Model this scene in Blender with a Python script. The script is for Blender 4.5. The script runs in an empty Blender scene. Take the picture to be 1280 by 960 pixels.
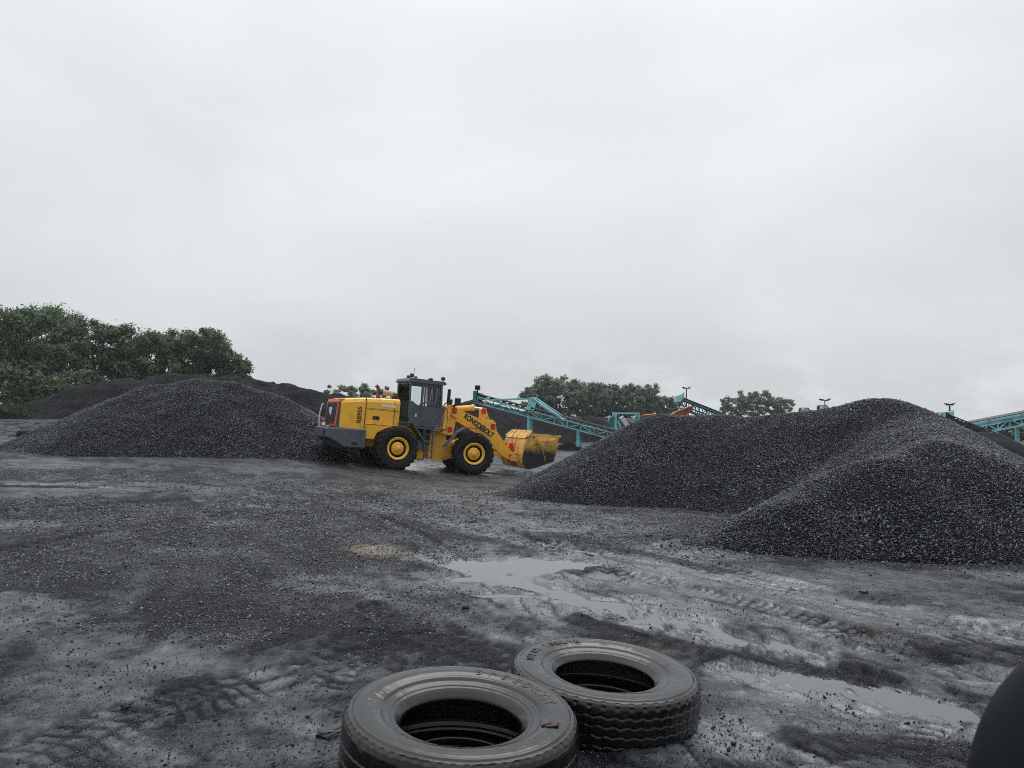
import bpy, math, random
import numpy as np
from mathutils import Matrix, Vector
R = math.radians
rng = np.random.default_rng(7)
random.seed(7)
scn = bpy.context.scene
col = scn.collection

# ------------------------------------------------------------------ camera
CAM_H, F_PX, PITCH, ROLL = 1.75, 960.0, 1.91, 0.5
cam_d = bpy.data.cameras.new('camera')
cam = bpy.data.objects.new('camera', cam_d); col.objects.link(cam)
CAM_M = Matrix.Rotation(R(90 + PITCH), 4, 'X') @ Matrix.Rotation(R(ROLL), 4, 'Z')
CAM_M = Matrix.Translation((0, 0, CAM_H)) @ CAM_M
cam.matrix_world = CAM_M
cam_d.sensor_width = 36; cam_d.lens = 36 * F_PX / 1280
cam_d.clip_start = 0.05; cam_d.clip_end = 6000
cam_d.dof.use_dof = True; cam_d.dof.focus_distance = 14.0; cam_d.dof.aperture_fstop = 11.0
scn.camera = cam

# ------------------------------------------------------------------ sky, sun, exposure
SUN_EL, SUN_AZ = 58, 20          # degrees; azimuth from +Y towards +X
world = bpy.data.worlds.new('World'); scn.world = world; world.use_nodes = True
nt = world.node_tree; nt.nodes.clear()
N = nt.nodes.new; L = nt.links.new
out = N('ShaderNodeOutputWorld')
sky = N('ShaderNodeTexSky'); sky.sky_type = 'NISHITA'; sky.sun_disc = False
sky.sun_elevation = R(SUN_EL); sky.sun_rotation = R(SUN_AZ); sky.dust_density = 4
b1 = N('ShaderNodeBackground'); b1.inputs[1].default_value = 0.06
L(sky.outputs[0], b1.inputs[0])
tc = N('ShaderNodeTexCoord'); sep = N('ShaderNodeSeparateXYZ'); L(tc.outputs['Generated'], sep.inputs[0])
mr = N('ShaderNodeMapRange'); mr.inputs[1].default_value = 0.0; mr.inputs[2].default_value = 1.0
mr.inputs[3].default_value = 0.0; mr.inputs[4].default_value = 1.0; L(sep.outputs[2], mr.inputs[0])
fc = N('ShaderNodeFloatCurve'); cv = fc.mapping.curves[0]
# brightness of the cloud deck against sin(elevation), halved to stay in 0..1
for p, q in ((0.0, .36), (.05, .362), (.12, .385), (.25, .43), (.38, .455), (.47, .48), (.75, .85)):
    cv.points.new(p, q)
cv.points[0].location = (0, .36); cv.points[-1].location = (1, 1.0)
fc.mapping.update(); L(mr.outputs[0], fc.inputs[1])
mp = N('ShaderNodeMapping'); mp.inputs['Scale'].default_value = (1.0, 1.0, 2.6); L(tc.outputs['Generated'], mp.inputs[0])
nz = N('ShaderNodeTexNoise'); nz.inputs['Scale'].default_value = 2.2; nz.inputs['Detail'].default_value = 5
nz.inputs['Roughness'].default_value = .45; nz.inputs['Distortion'].default_value = .4; L(mp.outputs[0], nz.inputs[0])
m2 = N('ShaderNodeMapRange'); m2.inputs[1].default_value = .3; m2.inputs[2].default_value = .7
m2.inputs[3].default_value = 1.80; m2.inputs[4].default_value = 2.16; L(nz.outputs[0], m2.inputs[0])
mu = N('ShaderNodeMath'); mu.operation = 'MULTIPLY'; L(fc.outputs[0], mu.inputs[0]); L(m2.outputs[0], mu.inputs[1])
# low brighter puffs just over the horizon
nz2 = N('ShaderNodeTexNoise'); nz2.inputs['Scale'].default_value = 9; nz2.inputs['Detail'].default_value = 4
mp2 = N('ShaderNodeMapping'); mp2.inputs['Scale'].default_value = (1, 1, 2.2); L(tc.outputs['Generated'], mp2.inputs[0]); L(mp2.outputs[0], nz2.inputs[0])
pf = N('ShaderNodeMapRange'); pf.inputs[1].default_value = .5; pf.inputs[2].default_value = .62; pf.inputs[3].default_value = 0; pf.inputs[4].default_value = .10
L(nz2.outputs[0], pf.inputs[0])
lo = N('ShaderNodeMapRange'); lo.inputs[1].default_value = .03; lo.inputs[2].default_value = .11; lo.inputs[3].default_value = 1; lo.inputs[4].default_value = 0
L(sep.outputs[2], lo.inputs[0])
pm = N('ShaderNodeMath'); pm.operation = 'MULTIPLY'; L(pf.outputs[0], pm.inputs[0]); L(lo.outputs[0], pm.inputs[1])
ba = N('ShaderNodeMapRange'); ba.interpolation_type = 'SMOOTHSTEP'; ba.inputs[1].default_value = -.8; ba.inputs[2].default_value = .45
ba.inputs[3].default_value = .66; ba.inputs[4].default_value = 1.0; L(sep.outputs[1], ba.inputs[0])
a0 = N('ShaderNodeMath'); a0.operation = 'ADD'; L(mu.outputs[0], a0.inputs[0]); L(pm.outputs[0], a0.inputs[1])
ad = N('ShaderNodeMath'); ad.operation = 'MULTIPLY'; L(a0.outputs[0], ad.inputs[0]); L(ba.outputs[0], ad.inputs[1])
b2 = N('ShaderNodeBackground'); b2.inputs[0].default_value = (.955, 1.0, 1.03, 1); L(ad.outputs[0], b2.inputs[1])
mx = N('ShaderNodeMixShader'); mx.inputs[0].default_value = .92
L(b1.outputs[0], mx.inputs[1]); L(b2.outputs[0], mx.inputs[2]); L(mx.outputs[0], out.inputs[0])

sun_d = bpy.data.lights.new('sun', 'SUN'); sun_d.energy = 1.0; sun_d.angle = R(40); sun_d.color = (1, .97, .93)
sun = bpy.data.objects.new('sun', sun_d); col.objects.link(sun)
sd = Vector((math.sin(R(SUN_AZ)) * math.cos(R(SUN_EL)), math.cos(R(SUN_AZ)) * math.cos(R(SUN_EL)), math.sin(R(SUN_EL))))
sun.rotation_euler = sd.to_track_quat('Z', 'Y').to_euler(); sun.location = (0, 0, 60)

vs = scn.view_settings
scn.display_settings.display_device = 'sRGB'
vs.view_transform = 'Standard'; vs.look = 'None'; vs.exposure = 0.0; vs.gamma = 1.0; vs.use_curve_mapping = False
scn.cycles.max_bounces = 6; scn.cycles.transparent_max_bounces = 12; scn.cycles.volume_bounces = 0
scn.cycles.use_denoising = False; scn.cycles.sample_clamp_indirect = .6; scn.cycles.filter_width = 1.0
scn.cycles.use_adaptive_sampling = False

# ------------------------------------------------------------------ helpers
def tag(o, label=None, cat=None, group=None, kind=None):
    if label: o['label'] = label
    if cat: o['category'] = cat
    if group: o['group'] = group
    if kind: o['kind'] = kind
    return o

def empty(name, loc=(0, 0, 0), rot=(0, 0, 0)):
    o = bpy.data.objects.new(name, None); col.objects.link(o)
    o.location = loc; o.rotation_euler = rot; o.empty_display_size = .2
    return o

def np_mesh(name, V, F, mat, parent=None, smooth=False, attrs=None):
    V = np.asarray(V, np.float32); F = np.asarray(F, np.int32); k = F.shape[1]
    me = bpy.data.meshes.new(name)
    me.vertices.add(len(V)); me.vertices.foreach_set('co', V.ravel())
    me.loops.add(F.size); me.loops.foreach_set('vertex_index', F.ravel())
    me.polygons.add(len(F)); me.polygons.foreach_set('loop_start', np.arange(0, F.size, k, dtype=np.int32))
    if smooth: me.polygons.foreach_set('use_smooth', np.ones(len(F), bool))
    me.update(calc_edges=True)
    for an, av in (attrs or {}).items():
        a = me.attributes.new(an, 'FLOAT', 'POINT'); a.data.foreach_set('value', np.asarray(av, np.float32))
    me.materials.append(mat)
    o = bpy.data.objects.new(name, me); col.objects.link(o)
    if parent: o.parent = parent
    return o

class MB:
    """collects shapes, linked as ONE mesh object"""
    def __init__(s, M=None): s.v = []; s.f = []; s.sm = []; s.M = M or Matrix()
    def add(s, vs, fs, smooth=False):
        o = len(s.v); s.v += [tuple(s.M @ Vector(p)) for p in vs]
        s.f += [tuple(i + o for i in f) for f in fs]; s.sm += [smooth] * len(fs); return s
    def box(s, x0, x1, y0, y1, z0, z1):
        return s.hexa([(x0, y0, z0), (x1, y0, z0), (x1, y1, z0), (x0, y1, z0), (x0, y0, z1), (x1, y0, z1), (x1, y1, z1), (x0, y1, z1)])
    def hexa(s, p):
        return s.add(p, [(3, 2, 1, 0), (4, 5, 6, 7), (0, 1, 5, 4), (1, 2, 6, 5), (2, 3, 7, 6), (3, 0, 4, 7)])
    def bbox(s, x0, x1, y0, y1, z0, z1, b=.04):
        """box with its four long X-edges chamfered and ends chamfered a little"""
        def ring(x, i):
            a, c, d, e = y0 + i, y1 - i, z0 + i, z1 - i
            return [(x, a + b, d), (x, c - b, d), (x, c, d + b), (x, c, e - b), (x, c - b, e), (x, a + b, e), (x, a, e - b), (x, a, d + b)]
        rs = [ring(x0, b * .5), ring(x0 + b * .5, 0), ring(x1 - b * .5, 0), ring(x1, b * .5)]
        vs = sum(rs, []); fs = [tuple(range(7, -1, -1)), tuple(range(24, 32))]
        for r in range(3):
            for k in range(8):
                a = r * 8 + k; c = r * 8 + (k + 1) % 8; fs.append((a, c, c + 8, a + 8))
        return s.add(vs, fs)
    def prism(s, poly, y0, y1):
        """polygon in XZ pushed out along Y"""
        n = len(poly)
        vs = [(x, y0, z) for x, z in poly] + [(x, y1, z) for x, z in poly]
        fs = [tuple(range(n)), tuple(range(2 * n - 1, n - 1, -1))] + [(i, i + n, (i + 1) % n + n, (i + 1) % n) for i in range(n)]
        return s.add(vs, fs)
    def plan(s, poly, z0, z1):
        n = len(poly)
        vs = [(x, y, z0) for x, y in poly] + [(x, y, z1) for x, y in poly]
        fs = [tuple(range(n - 1, -1, -1)), tuple(range(n, 2 * n))] + [(i, (i + 1) % n, (i + 1) % n + n, i + n) for i in range(n)]
        return s.add(vs, fs)
    def cyl(s, p0, p1, r0, r1=None, n=12, caps=True):
        p0 = Vector(p0); p1 = Vector(p1); r1 = r0 if r1 is None else r1
        d = (p1 - p0).normalized(); a = d.orthogonal().normalized(); b = d.cross(a)
        vs = [p0 + (a * math.cos(2 * math.pi * i / n) + b * math.sin(2 * math.pi * i / n)) * r0 for i in range(n)]
        vs += [p1 + (a * math.cos(2 * math.pi * i / n) + b * math.sin(2 * math.pi * i / n)) * r1 for i in range(n)]
        s.add(vs, [(i, (i + 1) % n, (i + 1) % n + n, i + n) for i in range(n)], True)
        if caps: s.add(vs, [tuple(range(n - 1, -1, -1)), tuple(range(n, 2 * n))])
        return s
    def tube(s, pts, r, n=8):
        pts = [Vector(p) for p in pts]; rs = r if isinstance(r, (list, tuple)) else [r] * len(pts)
        vs = []; a = None
        for i, p in enumerate(pts):
            d = (pts[min(i + 1, len(pts) - 1)] - pts[max(i - 1, 0)]).normalized()
            a = d.orthogonal().normalized() if a is None else (a - d * a.dot(d)).normalized()
            b = d.cross(a)
            vs += [p + (a * math.cos(2 * math.pi * k / n) + b * math.sin(2 * math.pi * k / n)) * rs[i] for k in range(n)]
        fs = [(i * n + k, i * n + (k + 1) % n, (i + 1) * n + (k + 1) % n, (i + 1) * n + k) for i in range(len(pts) - 1) for k in range(n)]
        s.add(vs, fs, True)
        return s.add(vs, [tuple(range(n - 1, -1, -1)), tuple(range((len(pts) - 1) * n, len(pts) * n))])
    def bar(s, p0, p1, w, h, up=(0, 0, 1)):
        p0 = Vector(p0); p1 = Vector(p1); d = (p1 - p0).normalized(); u = Vector(up)
        if abs(d.dot(u)) > .98: u = Vector((0, 1, 0))
        a = d.cross(u).normalized() * w / 2; b = a.cross(d).normalized() * h / 2
        return s.hexa([p0 - a - b, p0 + a - b, p0 + a + b, p0 - a + b, p1 - a - b, p1 + a - b, p1 + a + b, p1 - a + b])
    def lathe(s, prof, c, n=48, axis='Y', sgn=1, smooth=True):
        """profile (radius, offset along axis)"""
        vs = []
        for r, h in prof:
            for k in range(n):
                t = 2 * math.pi * k / n
                if axis == 'Y': vs.append((c[0] + r * math.cos(t), c[1] + sgn * h, c[2] + r * math.sin(t)))
                else: vs.append((c[0] + r * math.cos(t), c[1] + r * math.sin(t), c[2] + sgn * h))
        m = len(prof)
        return s.add(vs, [(i * n + k, i * n + (k + 1) % n, (i + 1) * n + (k + 1) % n, (i + 1) * n + k) for i in range(m - 1) for k in range(n)], smooth)
    def build(s, name, mat, parent=None):
        me = bpy.data.meshes.new(name); me.from_pydata(s.v, [], s.f)
        me.polygons.foreach_set('use_smooth', s.sm); me.materials.append(mat); me.update()
        o = bpy.data.objects.new(name, me); col.objects.link(o)
        if parent: o.parent = parent
        return o

def text_geo(txt, size, extrude=.004, bold=0.0):
    cu = bpy.data.curves.new('lettering', 'FONT'); cu.body = txt; cu.size = size; cu.extrude = extrude; cu.offset = bold
    cu.align_x = 'CENTER'; cu.align_y = 'CENTER'; cu.resolution_u = 4
    o = bpy.data.objects.new('lettering', cu); col.objects.link(o)
    dg = bpy.context.evaluated_depsgraph_get(); me = bpy.data.meshes.new_from_object(o.evaluated_get(dg))
    vs = [tuple(v.co) for v in me.vertices]; fs = [tuple(p.vertices) for p in me.polygons]
    bpy.data.objects.remove(o); bpy.data.meshes.remove(me); bpy.data.curves.remove(cu)
    return vs, fs

# numpy value noise in world space
def _h(ix, iy, seed):
    h = (ix.astype(np.int64) * 374761393 + iy.astype(np.int64) * 668265263 + seed * 974634777) & 0xffffffff
    h = ((h ^ (h >> 13)) * 1274126177) & 0xffffffff
    return ((h ^ (h >> 16)) & 0xffff) / 65535.0
def vnoise(x, y, seed=0):
    x = np.asarray(x, float); y = np.asarray(y, float)
    xi = np.floor(x); yi = np.floor(y); fx = x - xi; fy = y - yi
    fx = fx * fx * (3 - 2 * fx); fy = fy * fy * (3 - 2 * fy)
    a = _h(xi, yi, seed); b = _h(xi + 1, yi, seed); c = _h(xi, yi + 1, seed); d = _h(xi + 1, yi + 1, seed)
    return (a * (1 - fx) + b * fx) * (1 - fy) + (c * (1 - fx) + d * fx) * fy
def fbm(x, y, o=4, seed=0, g=.5):
    s = 0; a = 1; t = 0
    ca, sa = math.cos(.6), math.sin(.6)
    for i in range(o):
        s = s + a * vnoise(x, y, seed + i * 17); t += a; a *= g
        x, y = (x * ca - y * sa) * 2.03 + 3.1, (x * sa + y * ca) * 2.03 + 1.7
    return s / t
def sstep(a, b, x):
    t = np.clip((x - a) / (b - a), 0, 1); return t * t * (3 - 2 * t)

# the lie of the land: a shallow dip where the loader works, a rise far left
def g(x, y):
    x = np.asarray(x, float); y = np.asarray(y, float)
    sy = np.where(y < 30, 13.0, 22.0)
    sx = np.where(x < 1, 7.0, 14.0)
    z = -.85 * np.exp(-((x - 1) / sx) ** 2 - ((y - 30) / sy) ** 2)
    z = z + .12 * np.exp(-((x - .55) ** 2 + (y - 4.0) ** 2) / .8)
    e = np.maximum((x - .5 * y - 2) / 1.118, 0); e = e * e / (e + 6) * sstep(30, 44, y)
    z = z - .14 * np.minimum(e, 900) - .09 * np.maximum(y - 225, 0)
    return z + .75 * sstep(36, 58, y) * sstep(-6, -22, x) * sstep(400, 120, y)

def ray(px, py):
    d = Vector(((px - 640) / F_PX, (480 - py) / F_PX, -1)); return (CAM_M.to_3x3() @ d)
def at(px, py, Y):
    d = ray(px, py); return Vector((0, 0, CAM_H)) + d * (Y / d.y)
def atg(px, py):
    d = ray(px, py); lo, hi = 1.0, 400.0
    for _ in range(60):
        m = (lo + hi) / 2; p = Vector((0, 0, CAM_H)) + d * (m / d.y)
        if p.z > float(g(p.x, p.y)): lo = m
        else: hi = m
    return Vector((0, 0, CAM_H)) + d * (lo / d.y)

# ------------------------------------------------------------------ materials
def mat(name, base, rough=.5, metal=0.0, spec=.5, var=0.0, vscale=6.0, dirt=None, dscale=3.0, damt=.5, bump=0.0, bscale=40.0, coat=0.0):
    m = bpy.data.materials.new(name); m.use_nodes = True
    t = m.node_tree; p = t.nodes['Principled BSDF']; A = t.nodes.new; K = t.links.new
    p.inputs['Base Color'].default_value = (*base, 1); p.inputs['Roughness'].default_value = rough
    p.inputs['Metallic'].default_value = metal; p.inputs['Specular IOR Level'].default_value = spec
    if coat: p.inputs['Coat Weight'].default_value = coat; p.inputs['Coat Roughness'].default_value = .15
    c = A('ShaderNodeTexCoord')
    src = None
    if var:
        n = A('ShaderNodeTexNoise'); n.inputs['Scale'].default_value = vscale; n.inputs['Detail'].default_value = 5; K(c.outputs['Object'], n.inputs[0])
        r = A('ShaderNodeMapRange'); r.inputs[1].default_value = .3; r.inputs[2].default_value = .7; r.inputs[3].default_value = 1 - var; r.inputs[4].default_value = 1 + var
        K(n.outputs[0], r.inputs[0])
        v = A('ShaderNodeVectorMath'); v.operation = 'SCALE'; v.inputs[0].default_value = base; K(r.outputs[0], v.inputs['Scale']); src = v.outputs[0]
    if dirt:
        n = A('ShaderNodeTexNoise'); n.inputs['Scale'].default_value = dscale; n.inputs['Detail'].default_value = 8; n.inputs['Roughness'].default_value = .65; K(c.outputs['Object'], n.inputs[0])
        r = A('ShaderNodeMapRange'); r.inputs[1].default_value = .62 - damt * .3; r.inputs[2].default_value = .8 - damt * .2; K(n.outputs[0], r.inputs[0])
        x = A('ShaderNodeMix'); x.data_type = 'RGBA'; x.inputs[6].default_value = (*base, 1); x.inputs[7].default_value = (*dirt, 1)
        if src: K(src, x.inputs[6])
        K(r.outputs[0], x.inputs[0]); src = x.outputs[2]
        q = A('ShaderNodeMapRange'); q.inputs[3].default_value = rough; q.inputs[4].default_value = min(1, rough + .3); K(r.outputs[0], q.inputs[0]); K(q.outputs[0], p.inputs['Roughness'])
    if src: K(src, p.inputs['Base Color'])
    if bump:
        n = A('ShaderNodeTexNoise'); n.inputs['Scale'].default_value = bscale; n.inputs['Detail'].default_value = 6; K(c.outputs['Object'], n.inputs[0])
        b = A('ShaderNodeBump'); b.inputs['Strength'].default_value = bump; b.inputs['Distance'].default_value = .02; K(n.outputs[0], b.inputs['Height']); K(b.outputs[0], p.inputs['Normal'])
    return m

def tint_mat(name, dark, light, rough=.4, spec=.5, bump=0.0, bscale=30, transl=0.0, rvar=0.0):
    """colour follows the mesh's own per-piece attribute 'tint'"""
    m = bpy.data.materials.new(name); m.use_nodes = True
    t = m.node_tree; p = t.nodes['Principled BSDF']; A = t.nodes.new; K = t.links.new
    a = A('ShaderNodeAttribute'); a.attribute_name = 'tint'
    x = A('ShaderNodeMix'); x.data_type = 'RGBA'; x.inputs[6].default_value = (*dark, 1); x.inputs[7].default_value = (*light, 1)
    K(a.outputs['Fac'], x.inputs[0]); K(x.outputs[2], p.inputs['Base Color'])
    p.inputs['Roughness'].default_value = rough; p.inputs['Specular IOR Level'].default_value = spec
    if rvar:
        r = A('ShaderNodeMapRange'); r.inputs[3].default_value = rough - rvar; r.inputs[4].default_value = rough + rvar; K(a.outputs['Fac'], r.inputs[0]); K(r.outputs[0], p.inputs['Roughness'])
    if bump:
        c = A('ShaderNodeTexCoord'); n = A('ShaderNodeTexNoise'); n.inputs['Scale'].default_value = bscale; n.inputs['Detail'].default_value = 5; K(c.outputs['Object'], n.inputs[0])
        b = A('ShaderNodeBump'); b.inputs['Strength'].default_value = bump; b.inputs['Distance'].default_value = .05; K(n.outputs[0], b.inputs['Height']); K(b.outputs[0], p.inputs['Normal'])
    if transl:
        tr = A('ShaderNodeBsdfTranslucent'); K(x.outputs[2], tr.inputs[0])
        s = A('ShaderNodeMixShader'); s.inputs[0].default_value = transl
        o = t.nodes['Material Output']; K(p.outputs[0], s.inputs[1]); K(tr.outputs[0], s.inputs[2]); K(s.outputs[0], o.inputs[0])
    return m

def glass_mat(name, tint=(.85, .9, .9), fac=.12):
    m = bpy.data.materials.new(name); m.use_nodes = True
    t = m.node_tree; t.nodes.clear(); A = t.nodes.new; K = t.links.new
    o = A('ShaderNodeOutputMaterial'); tr = A('ShaderNodeBsdfTransparent'); tr.inputs[0].default_value = (*tint, 1)
    gl = A('ShaderNodeBsdfGlossy'); gl.inputs['Roughness'].default_value = .05
    fr = A('ShaderNodeFresnel'); fr.inputs[0].default_value = 1.45
    s = A('ShaderNodeMixShader'); K(fr.outputs[0], s.inputs[0]); K(tr.outputs[0], s.inputs[1]); K(gl.outputs[0], s.inputs[2]); K(s.outputs[0], o.inputs[0])
    return m

M = {}
M['yellow'] = mat('yellow_paint', (.95, .50, .045), .36, var=.08, vscale=2.5, dirt=(.25, .13, .04), dscale=2.2, damt=.22, bump=.03, bscale=12)
M['yellow_worn'] = mat('worn_yellow_paint', (.88, .50, .11), .5, var=.12, vscale=4, dirt=(.09, .065, .04), dscale=2.6, damt=.6, bump=.15, bscale=18)
M['grey'] = mat('dark_grey_paint', (.088, .105, .122), .42, var=.12, dirt=(.05, .048, .045), damt=.5)
M['dark'] = mat('dark_steel', (.022, .023, .025), .5, var=.2, dirt=(.05, .045, .04), damt=.4)
M['black'] = mat('black_plastic', (.012, .012, .013), .45)
M['rubber'] = mat('muddy_rubber', (.0085, .0092, .0105), .62, spec=.25, var=.2, vscale=5, dirt=(.028, .028, .029), dscale=4, damt=.4, bump=.1, bscale=30)
M['red'] = mat('red_paint', (.55, .02, .025), .45, var=.1)
M['orange_red'] = mat('faded_orange_paint', (.75, .16, .05), .5, var=.1)
M['chrome'] = mat('chromed_rod', (.8, .8, .8), .12, metal=1)
M['tan'] = mat('tan_muffler_paint', (.55, .36, .24), .55, dirt=(.2, .1, .05), damt=.5)
M['rust'] = mat('rusty_pipe', (.16, .06, .035), .7, var=.3)
M['white'] = mat('white_paint', (.75, .75, .74), .5, var=.05)
M['brown_marks'] = mat('faded_brown_lettering', (.10, .045, .02), .5)
M['letters'] = mat('dark_brown_lettering', (.035, .02, .012), .5)
M['glass'] = glass_mat('window_glass', (.94, .97, .97))
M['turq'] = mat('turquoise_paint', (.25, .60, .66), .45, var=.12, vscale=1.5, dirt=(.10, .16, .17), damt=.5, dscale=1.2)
M['turq_dark'] = mat('dark_turquoise_steel', (.05, .17, .20), .5, var=.2)  # darker turquoise on rear conveyors, hopper and flywheel
M['turq_pale'] = mat('pale_turquoise_paint', (.34, .62, .65), .5, var=.08)
M['belt'] = mat('conveyor_belt_rubber', (.02, .02, .022), .6, var=.2)
M['orange'] = mat('orange_paint', (.62, .17, .05), .5, var=.15, dirt=(.2, .08, .04), damt=.5)
M['tire'] = mat('wet_tyre_rubber', (.0050, .0057, .0068),  .19, spec=.52, var=.3, vscale=7, dirt=(.014, .015, .017), dscale=9, damt=.2, bump=.04, bscale=60)
M['tire_letters'] = mat('raised_tyre_lettering', (.0055, .006, .007), .34, spec=.45)
M['tear'] = mat('torn_red_brown_rubber', (.05, .02, .015), .7)
M['mirror_shell'] = mat('matt_dark_housing', (.0045, .0062, .0085), .6, spec=.22, var=.2, vscale=20, dirt=(.011, .013, .016), dscale=14, damt=.45, bump=.08, bscale=60)
M['mirror_glass'] = mat('mirror_glass', (.8, .82, .83), .03, metal=1)
M['bark'] = mat('bark', (.055, .045, .038), .9, var=.3)
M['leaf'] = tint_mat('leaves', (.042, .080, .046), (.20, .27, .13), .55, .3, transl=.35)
M['leaf_far'] = tint_mat('haze_paled_leaves', (.115, .155, .122), (.26, .31, .22), .6, .3, transl=.35)  # leaf colour paled to imitate haze on distant trees
M['grass'] = tint_mat('grass_blades', (.03, .045, .018), (.085, .105, .04), .6, .3, transl=.2)
M['stone'] = tint_mat('wet_crushed_coal', (.0032, .0039, .0052), (.130, .145, .172), .30, .38, rvar=-.10)  # light end of the colour paints glints of wet facets
M['gravel'] = tint_mat('wet_yard_gravel', (.0055, .006, .007), (.24, .25, .265), .30, .45, rvar=-.1)
M['stone_bed'] = mat('coal_bed', (.004, .0045, .0055), .8, spec=.06, var=.35, vscale=9, bump=.6, bscale=16)
M['fines'] = mat('damp_coal_fines', (.012, .0128, .0145), .85, spec=.08, var=.45, vscale=.9, bump=.9, bscale=2.6)
M['clod'] = tint_mat('wet_mud_clod', (.012, .012, .013), (.04, .04, .042), .5, .4)
M['tan_mud'] = mat('tan_silt', (.24, .19, .13), .35, var=.15)
M['load'] = mat('brown_grey_stone_load', (.12, .095, .08), .7, var=.4, vscale=5, bump=.6, bscale=10)

def ground_mat():
    m = bpy.data.materials.new('wet_coal_mud'); m.use_nodes = True
    t = m.node_tree; p = t.nodes['Principled BSDF']; A = t.nodes.new; K = t.links.new
    w = A('ShaderNodeAttribute'); w.attribute_name = 'wet'; si = A('ShaderNodeAttribute'); si.attribute_name = 'silt_shading'
    c = A('ShaderNodeTexCoord')
    n = A('ShaderNodeTexNoise'); n.inputs['Scale'].default_value = 14; n.inputs['Detail'].default_value = 7; n.inputs['Roughness'].default_value = .7; K(c.outputs['Object'], n.inputs[0])
    n2 = A('ShaderNodeTexNoise'); n2.inputs['Scale'].default_value = 1.3; n2.inputs['Detail'].default_value = 5; K(c.outputs['Object'], n2.inputs[0])
    x = A('ShaderNodeMix'); x.data_type = 'RGBA'; x.inputs[6].default_value = (.0080, .0096, .0122, 1); x.inputs[7].default_value = (.108, .117, .129, 1)
    K(si.outputs['Fac'], x.inputs[0])
    v = A('ShaderNodeMapRange'); v.inputs[1].default_value = .3; v.inputs[2].default_value = .7; v.inputs[3].default_value = .6; v.inputs[4].default_value = 1.4; K(n.outputs[0], v.inputs[0])
    v2 = A('ShaderNodeMapRange'); v2.inputs[1].default_value = .3; v2.inputs[2].default_value = .7; v2.inputs[3].default_value = .75; v2.inputs[4].default_value = 1.25; K(n2.outputs[0], v2.inputs[0])
    mm = A('ShaderNodeMath'); mm.operation = 'MULTIPLY'; K(v.outputs[0], mm.inputs[0]); K(v2.outputs[0], mm.inputs[1])
    sc = A('ShaderNodeVectorMath'); sc.operation = 'SCALE'; K(x.outputs[2], sc.inputs[0]); K(mm.outputs[0], sc.inputs['Scale'])
    K(sc.outputs[0], p.inputs['Base Color'])
    # wetter = smoother
    r = A('ShaderNodeMapRange'); r.inputs[3].default_value = .58; r.inputs[4].default_value = .08; K(w.outputs['Fac'], r.inputs[0])
    rn = A('ShaderNodeMath'); rn.operation = 'MULTIPLY_ADD'; rn.inputs[1].default_value = .22; K(n.outputs[0], rn.inputs[0]); K(r.outputs[0], rn.inputs[2])
    rs = A('ShaderNodeMath'); rs.operation = 'SUBTRACT'; rs.inputs[1].default_value = .11; rs.use_clamp = True; K(rn.outputs[0], rs.inputs[0]); K(rs.outputs[0], p.inputs['Roughness'])
    p.inputs['IOR'].default_value = 1.45
    sp = A('ShaderNodeMapRange'); sp.inputs[3].default_value = .16; sp.inputs[4].default_value = .62; K(w.outputs['Fac'], sp.inputs[0]); K(sp.outputs[0], p.inputs['Specular IOR Level'])
    ta = A('ShaderNodeAttribute'); ta.attribute_name = 'tan'; xt = A('ShaderNodeMix'); xt.data_type = 'RGBA'; xt.inputs[7].default_value = (.26, .215, .16, 1)
    K(ta.outputs['Fac'], xt.inputs[0]); K(sc.outputs[0], xt.inputs[6]); K(xt.outputs[2], p.inputs['Base Color'])
    bs = A('ShaderNodeMapRange'); bs.inputs[3].default_value = 1.0; bs.inputs[4].default_value = .18; K(w.outputs['Fac'], bs.inputs[0])
    n3 = A('ShaderNodeTexNoise'); n3.inputs['Scale'].default_value = 38; n3.inputs['Detail'].default_value = 6; n3.inputs['Roughness'].default_value = .7; K(c.outputs['Object'], n3.inputs[0])
    b = A('ShaderNodeBump'); b.inputs['Distance'].default_value = .03; K(bs.outputs[0], b.inputs['Strength']); K(n3.outputs[0], b.inputs['Height']); K(b.outputs[0], p.inputs['Normal'])
    return m
M['ground'] = ground_mat()
def water_mat():
    m = mat('puddle_water', (.062, .067, .072), .03); p = m.node_tree.nodes['Principled BSDF']; p.inputs['IOR'].default_value = 1.62
    t = m.node_tree; c = t.nodes.new('ShaderNodeTexCoord'); n = t.nodes.new('ShaderNodeTexNoise'); n.inputs['Scale'].default_value = 14; n.inputs['Detail'].default_value = 3
    b = t.nodes.new('ShaderNodeBump'); b.inputs['Strength'].default_value = .10; b.inputs['Distance'].default_value = .02
    t.links.new(c.outputs['Object'], n.inputs[0]); t.links.new(n.outputs[0], b.inputs['Height']); t.links.new(b.outputs[0], p.inputs['Normal'])
    return m
M['water'] = water_mat()

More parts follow.
